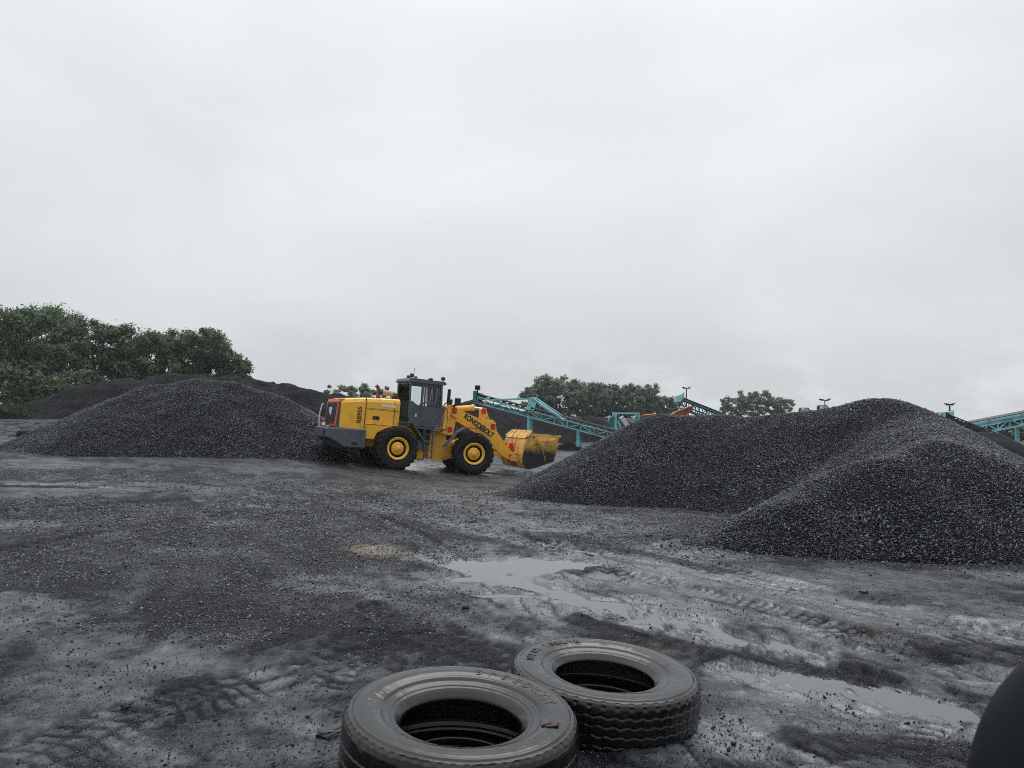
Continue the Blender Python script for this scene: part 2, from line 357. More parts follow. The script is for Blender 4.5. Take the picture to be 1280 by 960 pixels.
# ------------------------------------------------------------------ ground
def band(x, y, pts, w, wob=.35, seed=3):
    """soft mask along a path on the ground; also arc length and side offset"""
    best = np.full(x.shape, 1e9); S = np.zeros(x.shape); T = np.zeros(x.shape); acc = 0
    for a, b in zip(pts[:-1], pts[1:]):
        dx, dy = b[0] - a[0], b[1] - a[1]; ln = math.hypot(dx, dy)
        t = np.clip(((x - a[0]) * dx + (y - a[1]) * dy) / ln ** 2, 0, 1)
        ex, ey = x - a[0] - t * dx, y - a[1] - t * dy; d = np.hypot(ex, ey)
        u = d < best; best = np.where(u, d, best); S = np.where(u, acc + t * ln, S)
        T = np.where(u, (ex * -dy + ey * dx) / ln, T); acc += ln
    return best / w, S, T
def gp(*pp): return [tuple(atg(a, b)[:2]) for a, b in pp]
def spot(x, y, px, py, hw, hh):
    c = atg(px, py); D = c.y; n = atg(px, py + hh); f = atg(px, py - hh)
    rx = hw * D / F_PX; ry = (f.y - n.y) / 2; cy = (f.y + n.y) / 2
    sl = c.x / c.y
    return np.hypot((x - c.x - (y - cy) * sl) / rx, (y - cy) / ry)

# (centre pixel, half width, half height, strength) of wet smooth places, water, and silt seen on the yard
WET = [(655, 706, 85, 14, 1), (590, 692, 80, 12, .9), (700, 760, 150, 20, 1), (850, 775, 140, 22, .9), (590, 732, 90, 16, 1), (930, 800, 120, 16, .75), (760, 725, 120, 14, .8), (640, 790, 60, 10, .7),
       (1130, 875, 130, 20, 1), (1020, 870, 120, 14, .8), (1210, 905, 70, 16, 1), (830, 915, 60, 30, .6), (1000, 910, 120, 30, .5),
       (405, 728, 60, 10, .95), (480, 705, 30, 8, .5), (20, 765, 60, 22, .9), (130, 805, 120, 24, .45), (250, 830, 140, 22, .3), (30, 656, 90, 6, .9), (320, 632, 50, 4, .8),
       (290, 652, 50, 4, .8), (60, 607, 110, 5, .95), (200, 608, 90, 3, .7), (330, 583, 120, 2.5, .4), (520, 584, 60, 6, 1), (635, 593, 60, 4, 1), (40, 580, 80, 4, .9),
       (45, 540, 70, 14, 1), (700, 572, 60, 14, .9), (560, 618, 90, 8, .55), (560, 640, 90, 10, .6), (620, 660, 80, 9, .6), (760, 655, 120, 12, .6), (860, 690, 100, 12, .7),
       (1000, 730, 200, 22, .6), (1200, 720, 120, 10, .5), (1150, 780, 180, 30, .5), (1220, 850, 100, 30, .6), (330, 930, 120, 30, .4), (190, 945, 60, 14, .6), (90, 900, 120, 50, .25), (250, 690, 60, 6, .5), (700, 630, 90, 6, .5)]
POOL = [(655, 706, 85, 11, 1), (600, 722, 60, 5, .8), (640, 742, 80, 5, .8), (745, 752, 80, 7, .8), (820, 775, 60, 5, .6), (520, 584, 50, 4, 1), (635, 592, 40, 2.5, 1),
        (60, 607, 80, 2.5, .9), (182, 947, 20, 5, .6)]
GRAV = [(230, 690, 240, 60, 1), (120, 650, 200, 30, .8), (430, 640, 180, 24, .7), (330, 745, 170, 30, 1), (520, 745, 70, 20, 1), (270, 790, 90, 24, .9), (470, 685, 120, 20, .6), (60, 710, 120, 40, .9),
        (730, 678, 70, 14, .9), (560, 690, 50, 10, .9), (780, 650, 140, 14, .5), (960, 690, 120, 14, .55), (1160, 700, 180, 12, .7), (640, 625, 120, 12, .5), (860, 668, 90, 8, .5), (1090, 800, 90, 22, .35), (250, 600, 260, 12, .5)]
TRACK = [  # wheel tracks: path in pixels on the ground, half width (m), depth (m), lug pitch (m), lug height (m)
    (gp((455, 640), (560, 690), (700, 748), (860, 800), (1090, 850)), .17, .05, .10, .014),
    (gp((560, 640), (700, 690), (850, 735), (1010, 775), (1279, 870)), .20, .04, .11, .022),
    (gp((640, 640), (760, 672), (900, 712), (1279, 800)), .25, .02, .12, .018),
    (gp((400, 830), (560, 790), (640, 760)), .22, .02, .18, .012),
    (gp((150, 990), (330, 880), (460, 800)), .30, .02, .115, .011),
    (gp((20, 960), (180, 890), (330, 850)), .28, .015, .12, .009),
    (gp((1279, 790), (1180, 830), (1110, 900), (1060, 960)), .30, .02, .12, .020),
    (gp((480, 760), (600, 810), (660, 850)), .22, .03, .15, .014),
    (gp((460, 600), (620, 640), (760, 650)), .3, .03, .25, .02), (gp((430, 615), (600, 660), (720, 690)), .3, .03, .25, .02),
    (gp((0, 640), (300, 622), (520, 610), (760, 640)), .35, .03, .28, .015), (gp((0, 690), (250, 650), (470, 620)), .35, .03, .28, .015)]

FILM = [(gp((540, 694), (700, 742), (850, 778), (1010, 812)), .34, 1), (gp((930, 838), (1080, 862), (1200, 890), (1279, 912)), .30, 1), (gp((520, 640), (700, 688), (880, 722), (1279, 790)), .34, .7),
        (gp((740, 885), (860, 912), (1000, 940)), .22, .7), (gp((620, 668), (800, 700), (1000, 735)), .22, .8), (gp((1279, 850), (1160, 840), (1080, 820)), .25, .6), (gp((480, 745), (620, 790), (660, 815)), .16, .6)]
DARK = [(gp((720, 772), (860, 806), (1000, 832), (1075, 846)), .15), (gp((1000, 922), (1150, 932), (1279, 955)), .14), (gp((690, 668), (800, 690), (900, 712)), .18), (gp((380, 775), (520, 800), (640, 812)), .22)]
def mask(x, y, lst, seed, wob=.55, soft=.5):
    m = np.zeros(x.shape)
    w = (fbm(x * 1.1, y * 1.1, 5, seed, .6) - .5) * 2 * wob + (fbm(x * 5, y * 5, 3, seed + 5) - .5) * wob * .8
    for px, py, hw, hh, s in lst:
        if s <= 0: continue
        m = np.maximum(m, s * sstep(1 + soft, 1 - soft, spot(x, y, px, py, hw, hh) + w))
    return m

def streak(x, y, f, o, seed):
    """noise drawn out along the way the machines drive"""
    u = x * .52 - y * .85; v = x * .85 + y * .52
    w = (fbm(x * .25, y * .25, 2, seed + 3) - .5) * 3
    return fbm((u + w) * f * .28, (v + w) * f, o, seed, .62)

def surf(x, y):
    """relief over g, and the wet / silt / gravel masks, all in world space"""
    near = sstep(70, 25, y)
    r = (fbm(x * .33, y * .33, 3, 11) - .5) * .07 + (streak(x, y, 1.6, 4, 21) - .5) * .05
    wet = mask(x, y, WET, 41, .75); pool = mask(x, y, POOL, 51, .8, .25); pw = mask(x, y, POOL, 51, .8, .75); gr = mask(x, y, GRAV, 61, .7)
    st = streak(x, y, 2.6, 6, 121); sf = streak(x, y, 4.5, 4, 125)
    film = np.zeros(x.shape); dark = np.zeros(x.shape)
    for pts, w, a in FILM: film = np.maximum(film, a * sstep(1.35, .45, band(x, y, pts, w)[0] + (sf - .5) * 2.2))
    for pts, w in DARK: dark = np.maximum(dark, sstep(1.4, .6, band(x, y, pts, w)[0] + (sf - .5) * 1.2))
    wet = np.maximum(wet, film) * (1 - .75 * dark); pool = np.maximum(pool, .7 * sstep(.69, .82, film * (.40 + .95 * sf))); pw = np.maximum(pw, pool)
    fine = fbm(x * 7, y * 7, 5, 31, .68)
    cr = np.abs(fbm(x * 5.5, y * 5.5, 4, 37, .6) - .5)
    crack = sstep(.030, .0, cr) * sstep(.42, .58, fbm(x * .8, y * .8, 3, 38))
    lugwet = np.zeros(x.shape); groove = np.zeros(x.shape)
    for i, (pts, w, dep, pit, lug) in enumerate(TRACK):
        d, S, T = band(x, y, pts, w)
        k = sstep(1.15, .9, d + (vnoise(x * 4, y * 4, 71 + i) - .5) * .3)
        brk = sstep(.36, .52, fbm(x * 1.1, y * 1.1, 3, 81 + i))
        a = np.abs(((S / pit + np.abs(T) / w * .6 + (vnoise(x * 4, y * 4, 95 + i) - .5) * .9) % 1) - .5)
        b = np.abs(((T / w * 1.5 + .25 * np.sin(S * 9)) % 1) - .5)
        gv = np.maximum(sstep(.30, .06, a), sstep(.24, .05, b) * .8) * k * brk
        groove = np.maximum(groove, gv * min(1, lug / .02)); lugwet = np.maximum(lugwet, k * brk * (1 - gv))
        r = r - dep * .6 * k + dep * .5 * np.exp(-((d - 1.3) / .18) ** 2)
    rut = np.maximum(sstep(.030, .004, np.abs(streak(x, y, 2.3, 2, 151) - .5)), .8 * sstep(.024, .003, np.abs(streak(x, y, 4.0, 2, 157) - .47)))
    rut = rut * sstep(-2.2, -.4, x + (y - 8) * .35) * sstep(.40, .55, fbm(x * .7, y * .7, 3, 161)) * near
    r = r * (1 - .3 * wet) - .010 * wet - .016 * rut
    r = r * (1 - .97 * sstep(0, .35, pw)) - .042 * pool
    micro = (fine - .5) * .026 * (1 - .35 * gr) + (fbm(x * 26, y * 26, 3, 33, .7) - .5) * .014 - .011 * crack
    r = r + (micro * (1 - .5 * wet) - groove * .017) * (1 - .7 * pw) * near
    wet2 = np.clip(.10 + 1.5 * (st - .46) + wet * (.25 + 1.1 * sstep(.36, .58, fbm(x * 3.1, y * 3.1, 5, 101, .65))) + .30 * lugwet * sstep(.4, .6, st) - .5 * groove - .3 * crack + .9 * (fine - .5), 0, 1)
    wet2 = np.clip(np.maximum(wet2 * (1 - .45 * gr), film * .95 * (1 - groove)) * (1 - .5 * dark) * (1 - .6 * rut), 0, 1)
    silt_shading = np.clip(.10 + .6 * (st - .45) + .78 * wet * sstep(.32, .62, fbm(x * 2.4, y * 2.4, 6, 111, .65)) + .22 * lugwet + .6 * (fine - .5) - .25 * gr - .4 * groove - .3 * crack + .30 * film - .45 * dark - .40 * rut, 0, 1)  # silt, plus colour for sheen on films and shade in grooves, cracks, ruts
    r = r + gr * (fbm(x * 14, y * 14, 3, 141) - .5) * .026 * near
    return r, wet2, silt_shading, gr, pool

rows = [1.3]
while rows[-1] < 72: rows.append(rows[-1] * 1.0040)
nr_f = len(rows)
while rows[-1] < 4500: rows.append(rows[-1] * 1.09)
rows = np.array(rows); cols = np.linspace(-1, 1, 961)
cols = np.sign(cols) * (np.abs(cols) * .8 + .2 * np.abs(cols) ** 3)
YY, TT = np.meshgrid(rows, cols, indexing='ij')
XX = TT * (YY * .86 + 1.6 + np.clip(YY - 60, 0, None) * 1.5)
RR, WETM, SILT_SHADING, GRV, POOLM = surf(XX, YY)
ZZ = g(XX, YY) + RR
nr, nc = XX.shape
idx = np.arange(nr * nc).reshape(nr, nc)
FF = np.stack([idx[:-1, :-1], idx[:-1, 1:], idx[1:, 1:], idx[1:, :-1]], -1).reshape(-1, 4)
ground = np_mesh('ground', np.stack([XX, YY, ZZ], -1).reshape(-1, 3), FF, M['ground'], smooth=True, attrs={'wet': WETM.ravel(), 'silt_shading': SILT_SHADING.ravel(), 'tan': mask(XX, YY, [(466, 688, 32, 7, .9)], 77, .5, .5).ravel()})
tag(ground, kind='structure')
LR = math.log(rows[1] / rows[0])
def look(A, x, y):
    fi = np.clip(np.log(np.maximum(y, 1.31) / rows[0]) / LR, 0, nr_f - 2); t = x / (y * .86 + 1.6)
    fj = np.clip(np.interp(t, cols, np.arange(nc)), 0, nc - 1.001)
    i = fi.astype(int); j = fj.astype(int); a = fi - i; b = fj - j
    return (A[i, j] * (1 - b) + A[i, j + 1] * b) * (1 - a) + (A[i + 1, j] * (1 - b) + A[i + 1, j + 1] * b) * a
# water stands wherever the relief lies under the level of its pool
LV = g(XX, YY) - .026
wc = (POOLM > .25) & (ZZ < LV + .004)
cell = wc[:-1, :-1] | wc[:-1, 1:] | wc[1:, 1:] | wc[1:, :-1]
cell &= (POOLM[:-1, :-1] > .12)
WF = FF[cell.ravel()]
u, inv = np.unique(WF, return_inverse=True)
WV = np.stack([XX, YY, LV], -1).reshape(-1, 3)[u]
water = np_mesh('water', WV, inv.reshape(-1, 4), M['water'], smooth=True); tag(water, kind='structure')

# ------------------------------------------------------------------ stones
def rand_rot(n):
    q = rng.normal(size=(n, 4)); q /= np.linalg.norm(q, axis=1)[:, None]; w, x, y, z = q.T
    return np.stack([1 - 2 * (y * y + z * z), 2 * (x * y - z * w), 2 * (x * z + y * w), 2 * (x * y + z * w), 1 - 2 * (x * x + z * z), 2 * (y * z - x * w),
                     2 * (x * z - y * w), 2 * (y * z + x * w), 1 - 2 * (x * x + y * y)], 1).reshape(n, 3, 3)
OCT = np.array([(1, 0, 0), (-1, 0, 0), (0, 1, 0), (0, -1, 0), (0, 0, 1), (0, 0, -1)], float)
OF = np.array([(0, 2, 4), (2, 1, 4), (1, 3, 4), (3, 0, 4), (2, 0, 5), (1, 2, 5), (3, 1, 5), (0, 3, 5)])
def stones(P, size, glint_share=.16):
    n = len(P)
    V = OCT[None] * rng.uniform(.55, 1.25, (n, 6, 1)) + rng.normal(0, .22, (n, 6, 3))
    V = V * rng.uniform(.55, 1.2, (n, 1, 3)) * size[:, None, None] * .5
    V = np.einsum('nij,nkj->nki', rand_rot(n), V) + P[:, None, :]
    F = OF[None] + (np.arange(n) * 6)[:, None, None]
    t = np.repeat(np.where(rng.random(n) < glint_share, rng.uniform(.45, 1, n), rng.uniform(0, .16, n)), 6)  # share of pale pieces whose colour stands in for wet glints
    return V.reshape(-1, 3), F.reshape(-1, 3), t

# ------------------------------------------------------------------ piles
def seg_h(x, y, a, b, slope, rnd):
    dx, dy = b[0] - a[0], b[1] - a[1]; l2 = max(dx * dx + dy * dy, 1e-6)
    t = np.clip(((x - a[0]) * dx + (y - a[1]) * dy) / l2, 0, 1)
    d = np.hypot(x - a[0] - t * dx, y - a[1] - t * dy)
    return a[2] + t * (b[2] - a[2]) - slope * (np.sqrt(d * d + rnd * rnd) - rnd * .88)
def pile_height(segs, slope, rnd, rough, seed, k=.06):
    def h(x, y):
        hs = [seg_h(x, y, a, b, s or slope, rnd) for a, b, s in segs]
        m = np.maximum.reduce(hs)
        z = m + k * np.log(sum(np.exp((q - m) / k) for q in hs))
        z = z + (fbm(x * .55, y * .55, 3, seed) - .5) * rough * 2.6 + (fbm(x * 2, y * 2, 4, seed + 9) - .5) * rough * 1.1
        return np.where(z < g(x, y) + .35, z - .0, z)
    return h
def make_pile(name, label, cat, segs, slope, box, res, mt, rnd=.5, rough=.08, seed=1, stone=None, group=None):
    h = pile_height(segs, slope, rnd, rough, seed)
    xs = np.arange(box[0], box[1], res); ys = np.arange(box[2], box[3], res)
    X, Y = np.meshgrid(xs, ys, indexing='ij'); Z = h(X, Y); G = g(X, Y)
    keep = (Z > G - .12)
    c = keep[:-1, :-1] | keep[1:, :-1] | keep[1:, 1:] | keep[:-1, 1:]
    I = np.arange(X.size).reshape(X.shape)
    F = np.stack([I[:-1, :-1], I[1:, :-1], I[1:, 1:], I[:-1, 1:]], -1)[c]
    u, inv = np.unique(F, return_inverse=True)
    V = np.stack([X, Y, Z], -1).reshape(-1, 3)[u]
    if not stone:
        return tag(np_mesh(name, V, inv.reshape(-1, 4), mt, smooth=True, attrs={'tint': np.zeros(len(V))}), label, cat, group)
    root = empty(name, (0, 0, 0)); tag(root, label, cat, group)
    np_mesh('coal_bed', V, inv.reshape(-1, 4), mt, root, smooth=True)
    dens, s0, s1 = stone
    n = int(dens * (box[1] - box[0]) * (box[3] - box[2]))
    x = rng.uniform(box[0], box[1], n); y = rng.uniform(box[2], box[3], n); z = h(x, y); q = g(x, y)
    edge = z - q
    k = (edge > -.03 + .06 * rng.random(n)) | ((edge > -.5) & (rng.random(n) < .30 * np.exp(edge / .10))); x, y, z, q = x[k], y[k], z[k], q[k]
    z = np.maximum(z, look(ZZ, x, y))
    zone = fbm(x * .9, y * .9, 3, seed + 31)
    sz = s0 + (s1 - s0) * rng.beta(1.1, 3.2, len(x)) * (.78 + .55 * sstep(.35, .65, zone))
    V, F, t = stones(np.stack([x, y, z + sz * .12], -1), sz, .19)
    # a thin spill of loose pieces runs out from the foot
    o = np_mesh('loose_stones', V, F, M['stone'], root, attrs={'tint': t}); o['kind'] = 'stuff'
    return root

def T3(p): return (p.x, p.y, p.z)
rp = [T3(at(715, 576, 20.0)), T3(at(775, 544, 19.9)), T3(at(826, 516, 19.6)), T3(at(905, 519, 18.8)), T3(at(965, 518, 18.0)), T3(at(1040, 512, 17.2)), T3(at(1085, 502, 16.8)), T3(at(1118, 501, 16.4)), T3(at(1148, 520, 15.4))]
fr = [T3(at(1245, 574, 12.2)), T3(at(1174, 553, 12.2)), T3(at(1095, 572, 11.5)), T3(at(1000, 619, 10.9)), T3(at(918, 664, 10.7))]
segs = [(a, b, None) for a, b in zip(rp[:-1], rp[1:])] + [(a, b, .64) for a, b in zip(fr[:-1], fr[1:])] + [(rp[-1], fr[1], .64), (fr[0], T3(at(1400, 640, 12)), .6)]
make_pile('gravel_pile', 'large two-humped heap of wet crushed coal at right, nearest the camera', 'coal pile', segs, .62, (-2, 14, 7.5, 25), .05, M['stone_bed'], .55, .06, 5, (3000, .016, .062), 'heaps of crushed coal')
lp = [T3(at(-4, 562, 30.2)), T3(at(26, 551, 30.6)), T3(at(77, 529, 31.5)), T3(at(129, 506, 32.1)), T3(at(190, 480, 32.5)), T3(at(240, 475, 32.6)), T3(at(290, 478, 32.6)), T3(at(335, 490, 32.6)), T3(at(372, 512, 32.0))]
segs = [(a, b, None) for a, b in zip(lp[:-1], lp[1:])]
make_pile('gravel_pile', 'broad rounded heap of wet crushed coal behind the loader counterweight', 'coal pile', segs, .58, (-26, -3, 24, 40), .08, M['stone_bed'], .6, .09, 15, (1350, .026, .085), 'heaps of crushed coal')
bp = [T3(at(5, 514, 59)), T3(at(60, 496, 60)), T3(at(112, 480, 61)), T3(at(155, 471, 62)), T3(at(235, 468, 63)), T3(at(300, 472, 63)), T3(at(350, 479, 63)), T3(at(420, 491, 63)), T3(at(490, 507, 62))]
segs = [(a, b, None) for a, b in zip(bp[:-1], bp[1:])]
for px, py, D in ((245, 466, 66), (288, 471, 61), (200, 468, 66), (330, 474, 66)): q = T3(at(px, py, D)); segs.append((q, q, .5))
make_pile('coal_pile', 'long dark bank of fine coal in front of the left tree row', 'coal pile', segs, .62, (-52, -4, 48, 76), .18, M['fines'], .8, .34, 25, group='banks of fine coal')
cp = [T3(at(545, 512, 51)), T3(at(592, 499, 52)), T3(at(640, 509, 53)), T3(at(700, 522, 53)), T3(at(765, 536, 52))]
segs = [(a, b, None) for a, b in zip(cp[:-1], cp[1:])]
make_pile('coal_pile', 'peaked dark heap of fine coal under the long turquoise conveyor', 'coal pile', segs, .66, (-12, 14, 44, 64), .15, M['fines'], .5, .12, 35, group='banks of fine coal')
q = [T3(at(700, 520, 80)), T3(at(745, 519, 82)), T3(at(800, 530, 82))]
make_pile('coal_pile', 'low grey-brown mound between the conveyor and the middle trees', 'coal pile', [(q[0], q[1], None), (q[1], q[2], None)], .5, (-6, 24, 70, 95), .3, M['fines'], .6, .25, 45, group='banks of fine coal')
q = [T3(at(1195, 550, 24)), T3(at(1228, 541, 25)), T3(at(1262, 551, 24)), T3(at(1330, 572, 23))]
make_pile('coal_pile', 'dark coal heap below the conveyor at the right edge', 'coal pile', [(a, b, None) for a, b in zip(q[:-1], q[1:])], .55, (9, 24, 17, 33), .12, M['fines'], .5, .1, 55, group='banks of fine coal')
q = T3(at(711, 551, 45))
make_pile('coal_pile', 'knee-high little coal heap just right of the raised bucket', 'coal pile', [(q, q, None)], .55, (q[0] - 3, q[0] + 3, 42, 48), .06, M['fines'], .12, .06, 65, group='banks of fine coal')

# ------------------------------------------------------------------ gravel and clods strewn on the yard
def scatter(n, x0, x1, y0, y1): return rng.uniform(x0, x1, n), np.exp(rng.uniform(math.log(y0), math.log(y1), n))
def strewn(n, y0, y1, prob, s0, s1, p, q, sink, name, label, cat, mt, big=None):
    x, y = scatter(n, -1, 1, y0, y1); x = x * (y * .75 + .4)
    k = rng.random(n) < prob(x, y); x, y = x[k], y[k]
    sz = s0 + (s1 - s0) * rng.beta(p, q, len(x))
    if big: sz = sz * np.clip(y / big, 1, 2.0)
    V, F, t = stones(np.stack([x, y, look(ZZ, x, y) + sz * sink], -1), sz, .16 if cat == 'mud' else .32)
    return tag(np_mesh(name, V, F, mt, attrs={'tint': t}), label, cat, kind='stuff')
strewn(700000, 3.0, 27, lambda x, y: np.clip(look(GRV, x, y) * (.30 + 1.0 * fbm(x * 2.2, y * 2.2, 4, 201, .6)) - .10, 0, 1) * np.clip(y / 12, .45, 1), .007, .042, 1.0, 3.8, .08, 'yard_gravel', 'loose wet coal gravel strewn over the yard', 'gravel', M['gravel'], 8)
strewn(90000, 3.0, 26, lambda x, y: (.03 + .7 * sstep(.50, .64, streak(x, y, 1.3, 5, 211)) * (.2 + look(WETM, x, y))) * (look(POOLM, x, y) < .5), .006, .055, .8, 6.5, .1, 'crumbs_and_crevice_shade', 'dark crumbs of mud and coal on the wet yard, also imitating shaded crevices', 'mud', M['clod'])  # crumbs multiplied so their dark colour also imitates shadowed crevices
strewn(420000, 2.9, 14, lambda x, y: (.25 + .75 * sstep(.42, .6, streak(x, y, 3, 4, 221))) * (1 - .7 * look(WETM, x, y)) * (look(POOLM, x, y) < .4), .003, .013, 1.0, 2.6, .1, 'coal_grit', 'fine coal grit lying on the trodden mud', 'grit', M['gravel'], 6)

def rock(label, px, py, sx, sy, sz, rot=0):
    p = atg(px, py)
    import bmesh
    bm = bmesh.new(); bmesh.ops.create_icosphere(bm, subdivisions=3, radius=1)
    for v in bm.verts:
        n = v.co.copy(); q = np.array([n.x * 1.6 + px, n.y * 1.6 + n.z * 1.3]) * 1.5
        f = .45 + 1.0 * float(fbm(q[0], q[1], 4, 7, .6))
        v.co = Vector((n.x * f * sx, n.y * f * sy, max(-.6, min(.75, n.z * f)) * sz))
    me = bpy.data.meshes.new('rock'); bm.to_mesh(me); bm.free(); me.materials.append(M['clod'])
    a = me.attributes.new('tint', 'FLOAT', 'POINT'); a.data.foreach_set('value', np.full(len(me.vertices), .7, np.float32))
    o = bpy.data.objects.new('rock', me); col.objects.link(o); o.location = (p.x, p.y, p.z + sz * .25); o.rotation_euler = (.1, -.08, rot)
    tag(o, label, 'rock', 'single lumps on the mud')
rock('flat slab of rock on the mud left of the nearer tyre', 411, 915, .08, .055, .022, .3)
rock('fist-sized dark lump alone on the left foreground mud', 157, 883, .032, .026, .026)
rock('small dark lump beside the upper puddle', 582, 760, .035, .03, .03)
rock('dark stone on the wet mud below the right heap', 1080, 742, .05, .04, .04)
rock('dark wet stone in the right foreground tyre print', 1115, 825, .06, .045, .035)

# ------------------------------------------------------------------ tyres
def tyre_np(R0, W, rb, n, disp, hp, fine=.004):
    """hollow tyre, axis Z, from z=0 to W; disp(theta, r, h) gives a radial change of the tread, hp the height change of the sidewall"""
    half = [(R0 * .999, W * .5), (R0, W * .62), (R0 - .002, W * .75), (R0 - .006, W * .87), (R0 - .014, W * .925), (R0 - .024, W * .955), (R0 - .034, W * .972), (R0 - .05, W * .984),
            (R0 - .075, W * .995), (R0 - .10, W), (R0 - .13, W * .995), (R0 - .155, W * .975), (R0 - .18, W * .935), (rb + .030, W * .87), (rb + .014, W * .825), (rb + .003, W * .79),
            (rb, W * .76), (rb + .004, W * .735), (rb + .02, W * .735), (rb + .06, W * .80), (R0 - .14, W * .90), (R0 - .07, W * .88), (R0 - .045, W * .78), (R0 - .038, W * .5)]
    P = [np.array(half[0])]
    for a, b in zip(half[:-1], half[1:]):
        a = np.array(a); b = np.array(b); m = max(1, int(np.hypot(*(b - a)) / fine)) if a[0] > rb + .005 and a[0] >= R0 - .2 and b[1] >= a[1] - .06 else max(2, int(np.hypot(*(b - a)) / .012))
        for i in range(1, m + 1): P.append(a + (b - a) * i / m)
    P = np.array(P)
    full = np.concatenate([np.stack([P[::-1, 0], W - P[::-1, 1]], -1), P[1:]])
    th = np.linspace(0, 2 * np.pi, n, endpoint=False)
    r = np.repeat(full[:, 0][:, None], n, 1); h = np.repeat(full[:, 1][:, None], n, 1); T = np.repeat(th[None], len(full), 0)
    inner = np.zeros(len(full), bool); c = len(P)
    # outer surface only gets relief
    i_out = (np.arange(len(full)) >= 0)
    tread = (r > R0 - .026)
    r2 = r + np.where(tread, disp(T, r, h), 0); h2 = h + np.where(~tread, hp(T, r, h), 0)
    V = np.stack([r2 * np.cos(T), r2 * np.sin(T), h2], -1).reshape(-1, 3)
    I = np.arange(len(full) * n).reshape(len(full), n)
    F = np.stack([I[:-1], np.roll(I[:-1], -1, 1), np.roll(I[1:], -1, 1), I[1:]], -1).reshape(-1, 4)
    F2 = np.stack([I[-1], np.roll(I[-1], -1), np.roll(I[0], -1), I[0]], -1)
    return V, np.concatenate([F, F2])

def truck_tyre(label, px, py, D, R0, W, tilt, spin, style, zoff):
    c = at(px, py, D)
    rt = empty('truck_tyre', (0, 0, 0)); tag(rt, label, 'tyre', 'old truck tyres lying on the mud')
    rt.matrix_world = Matrix.Translation((c.x, c.y, c.z)) @ Matrix.Rotation(R(tilt[1]), 4, 'Y') @ Matrix.Rotation(R(tilt[0]), 4, 'X') @ Matrix.Rotation(R(spin), 4, 'Z') @ Matrix.Translation((0, 0, -W))
    zig = lambda T, k, a: a * (np.abs(((T * k / (2 * np.pi)) % 1) * 2 - 1) - .5) * 2
    def disp_a(T, r, h):
        d = np.zeros(T.shape)
        for u in (.33, .53, .70, .20): d -= .007 * np.exp(-((h - W * u - zig(T, 70, .0025)) / .0035) ** 2)
        s = ((T * 62 / (2 * np.pi)) % 1)
        d -= .005 * sstep(.24, .10, np.abs(s - .5)) * sstep(W * .915, W * .945, h)
        d -= .004 * sstep(.5, .7, vnoise(T * 9, h * 12, 5)) * sstep(W * .8, W * .9, h)
        return d
    def disp_b(T, r, h):
        d = np.zeros(T.shape)
        for u, ph in ((.22, 0), (.40, .3), (.57, .1), (.73, .5)):
            d -= .006 * np.exp(-((h - W * u - zig(T + ph, 46, .006)) / .0045) ** 2)
        s = ((T * 46 / (2 * np.pi)) % 1)
        d -= .010 * np.exp(-((s - .5) / .12) ** 2 - ((h - W * .88) / .008) ** 2)
        d -= .006 * sstep(.2, .1, np.abs(s - .5)) * sstep(W * .93, W * .95, h)
        d -= .004 * np.exp(-((s - .5) / .06) ** 2) * (h > W * .2) * (h < W * .8)
        return d
    def hp(T, r, h):
        e = np.zeros(T.shape); up = h > W * .5
        for q, a in ((.506, .004), (.490, -.005), (.476, .004), (.365, .002), (.350, -.003), (.322, .004), (.305, .003)):
            q = q * R0 / .53
            e += a * np.exp(-((r - q) / .0035) ** 2)
        if style == 'ribbed': e -= .006 * np.exp(-((r - .40) / .03) ** 2) * np.exp(-(((T - math.pi * .98 + math.pi) % (2 * math.pi) - math.pi) / .28) ** 2) * (.4 + vnoise(T * 30, r * 60, 3))
        else: e -= .002 * np.exp(-((r - .41) / .035) ** 2) * sstep(.45, .7, vnoise(T * 8, r * 20, 9))
        e += (vnoise(T * 14, r * 22, 13) - .5) * .0012
        return np.where(up, e, -e)
    V, F = tyre_np(R0, W, .270, 520, disp_a if style == 'ribbed' else disp_b, hp)
    np_mesh('carcass', V, F, M['tire'], rt, smooth=True)
    zt = lambda r: np.interp(r, [.36, .385, .41, .43, .46], [W * .965, W * .985, W * .997, W + .0005, W * .998])
    if style == 'ribbed':
        b = MB()
        for i, ch in enumerate('SPEEDWAY'):
            a = R(82 - i * 9.6)
            vs, fs = text_geo(ch, .070, .0006, 0)
            vv = []
            for x, y, z in vs:
                rr = .415 + y; aa = a - x / .415
                vv.append((rr * math.cos(aa), rr * math.sin(aa), float(zt(rr)) + z + .0005))
            b.add(vv, fs)
        b.build('raised_lettering', M['tire_letters'], rt)
        b = MB()
        for dx, dy, l in ((0, 0, .05), (.02, -.012, .04), (.032, .008, .03)):
            a = R(-22) + dx * 1.5; rr = .40 + dy * 2
            p = Vector((rr * math.cos(a), rr * math.sin(a), float(zt(rr)) + .002)); q = Vector(((rr + l) * math.cos(a + .06), (rr + l) * math.sin(a + .06), float(zt(rr + l)) + .006))
            b.bar(p, q, .014, .006)
        b.build('torn_flap', M['tear'], rt)
    else:
        b = MB()
        for i in range(11):
            a = R(178 - i * 6.2 - (8 if i > 4 else 0)); w = .006 + .006 * ((i * 7) % 3)
            for s in (-1, 1):
                p = Vector((.40 * math.cos(a + s * .022), .40 * math.sin(a + s * .022), float(zt(.40)) + .001)); q = Vector((.445 * math.cos(a + s * .02), .445 * math.sin(a + s * .02), float(zt(.445)) + .001))
                b.bar(p, q, w, .002)
        b.build('raised_marks', M['tire_letters'], rt)
    return rt
truck_tyre('nearest worn truck tyre with thin straight grooves and a torn flap', 578, 882, 3.52, .535, .37, (2.0, 3.5), 0, 'ribbed', 0)
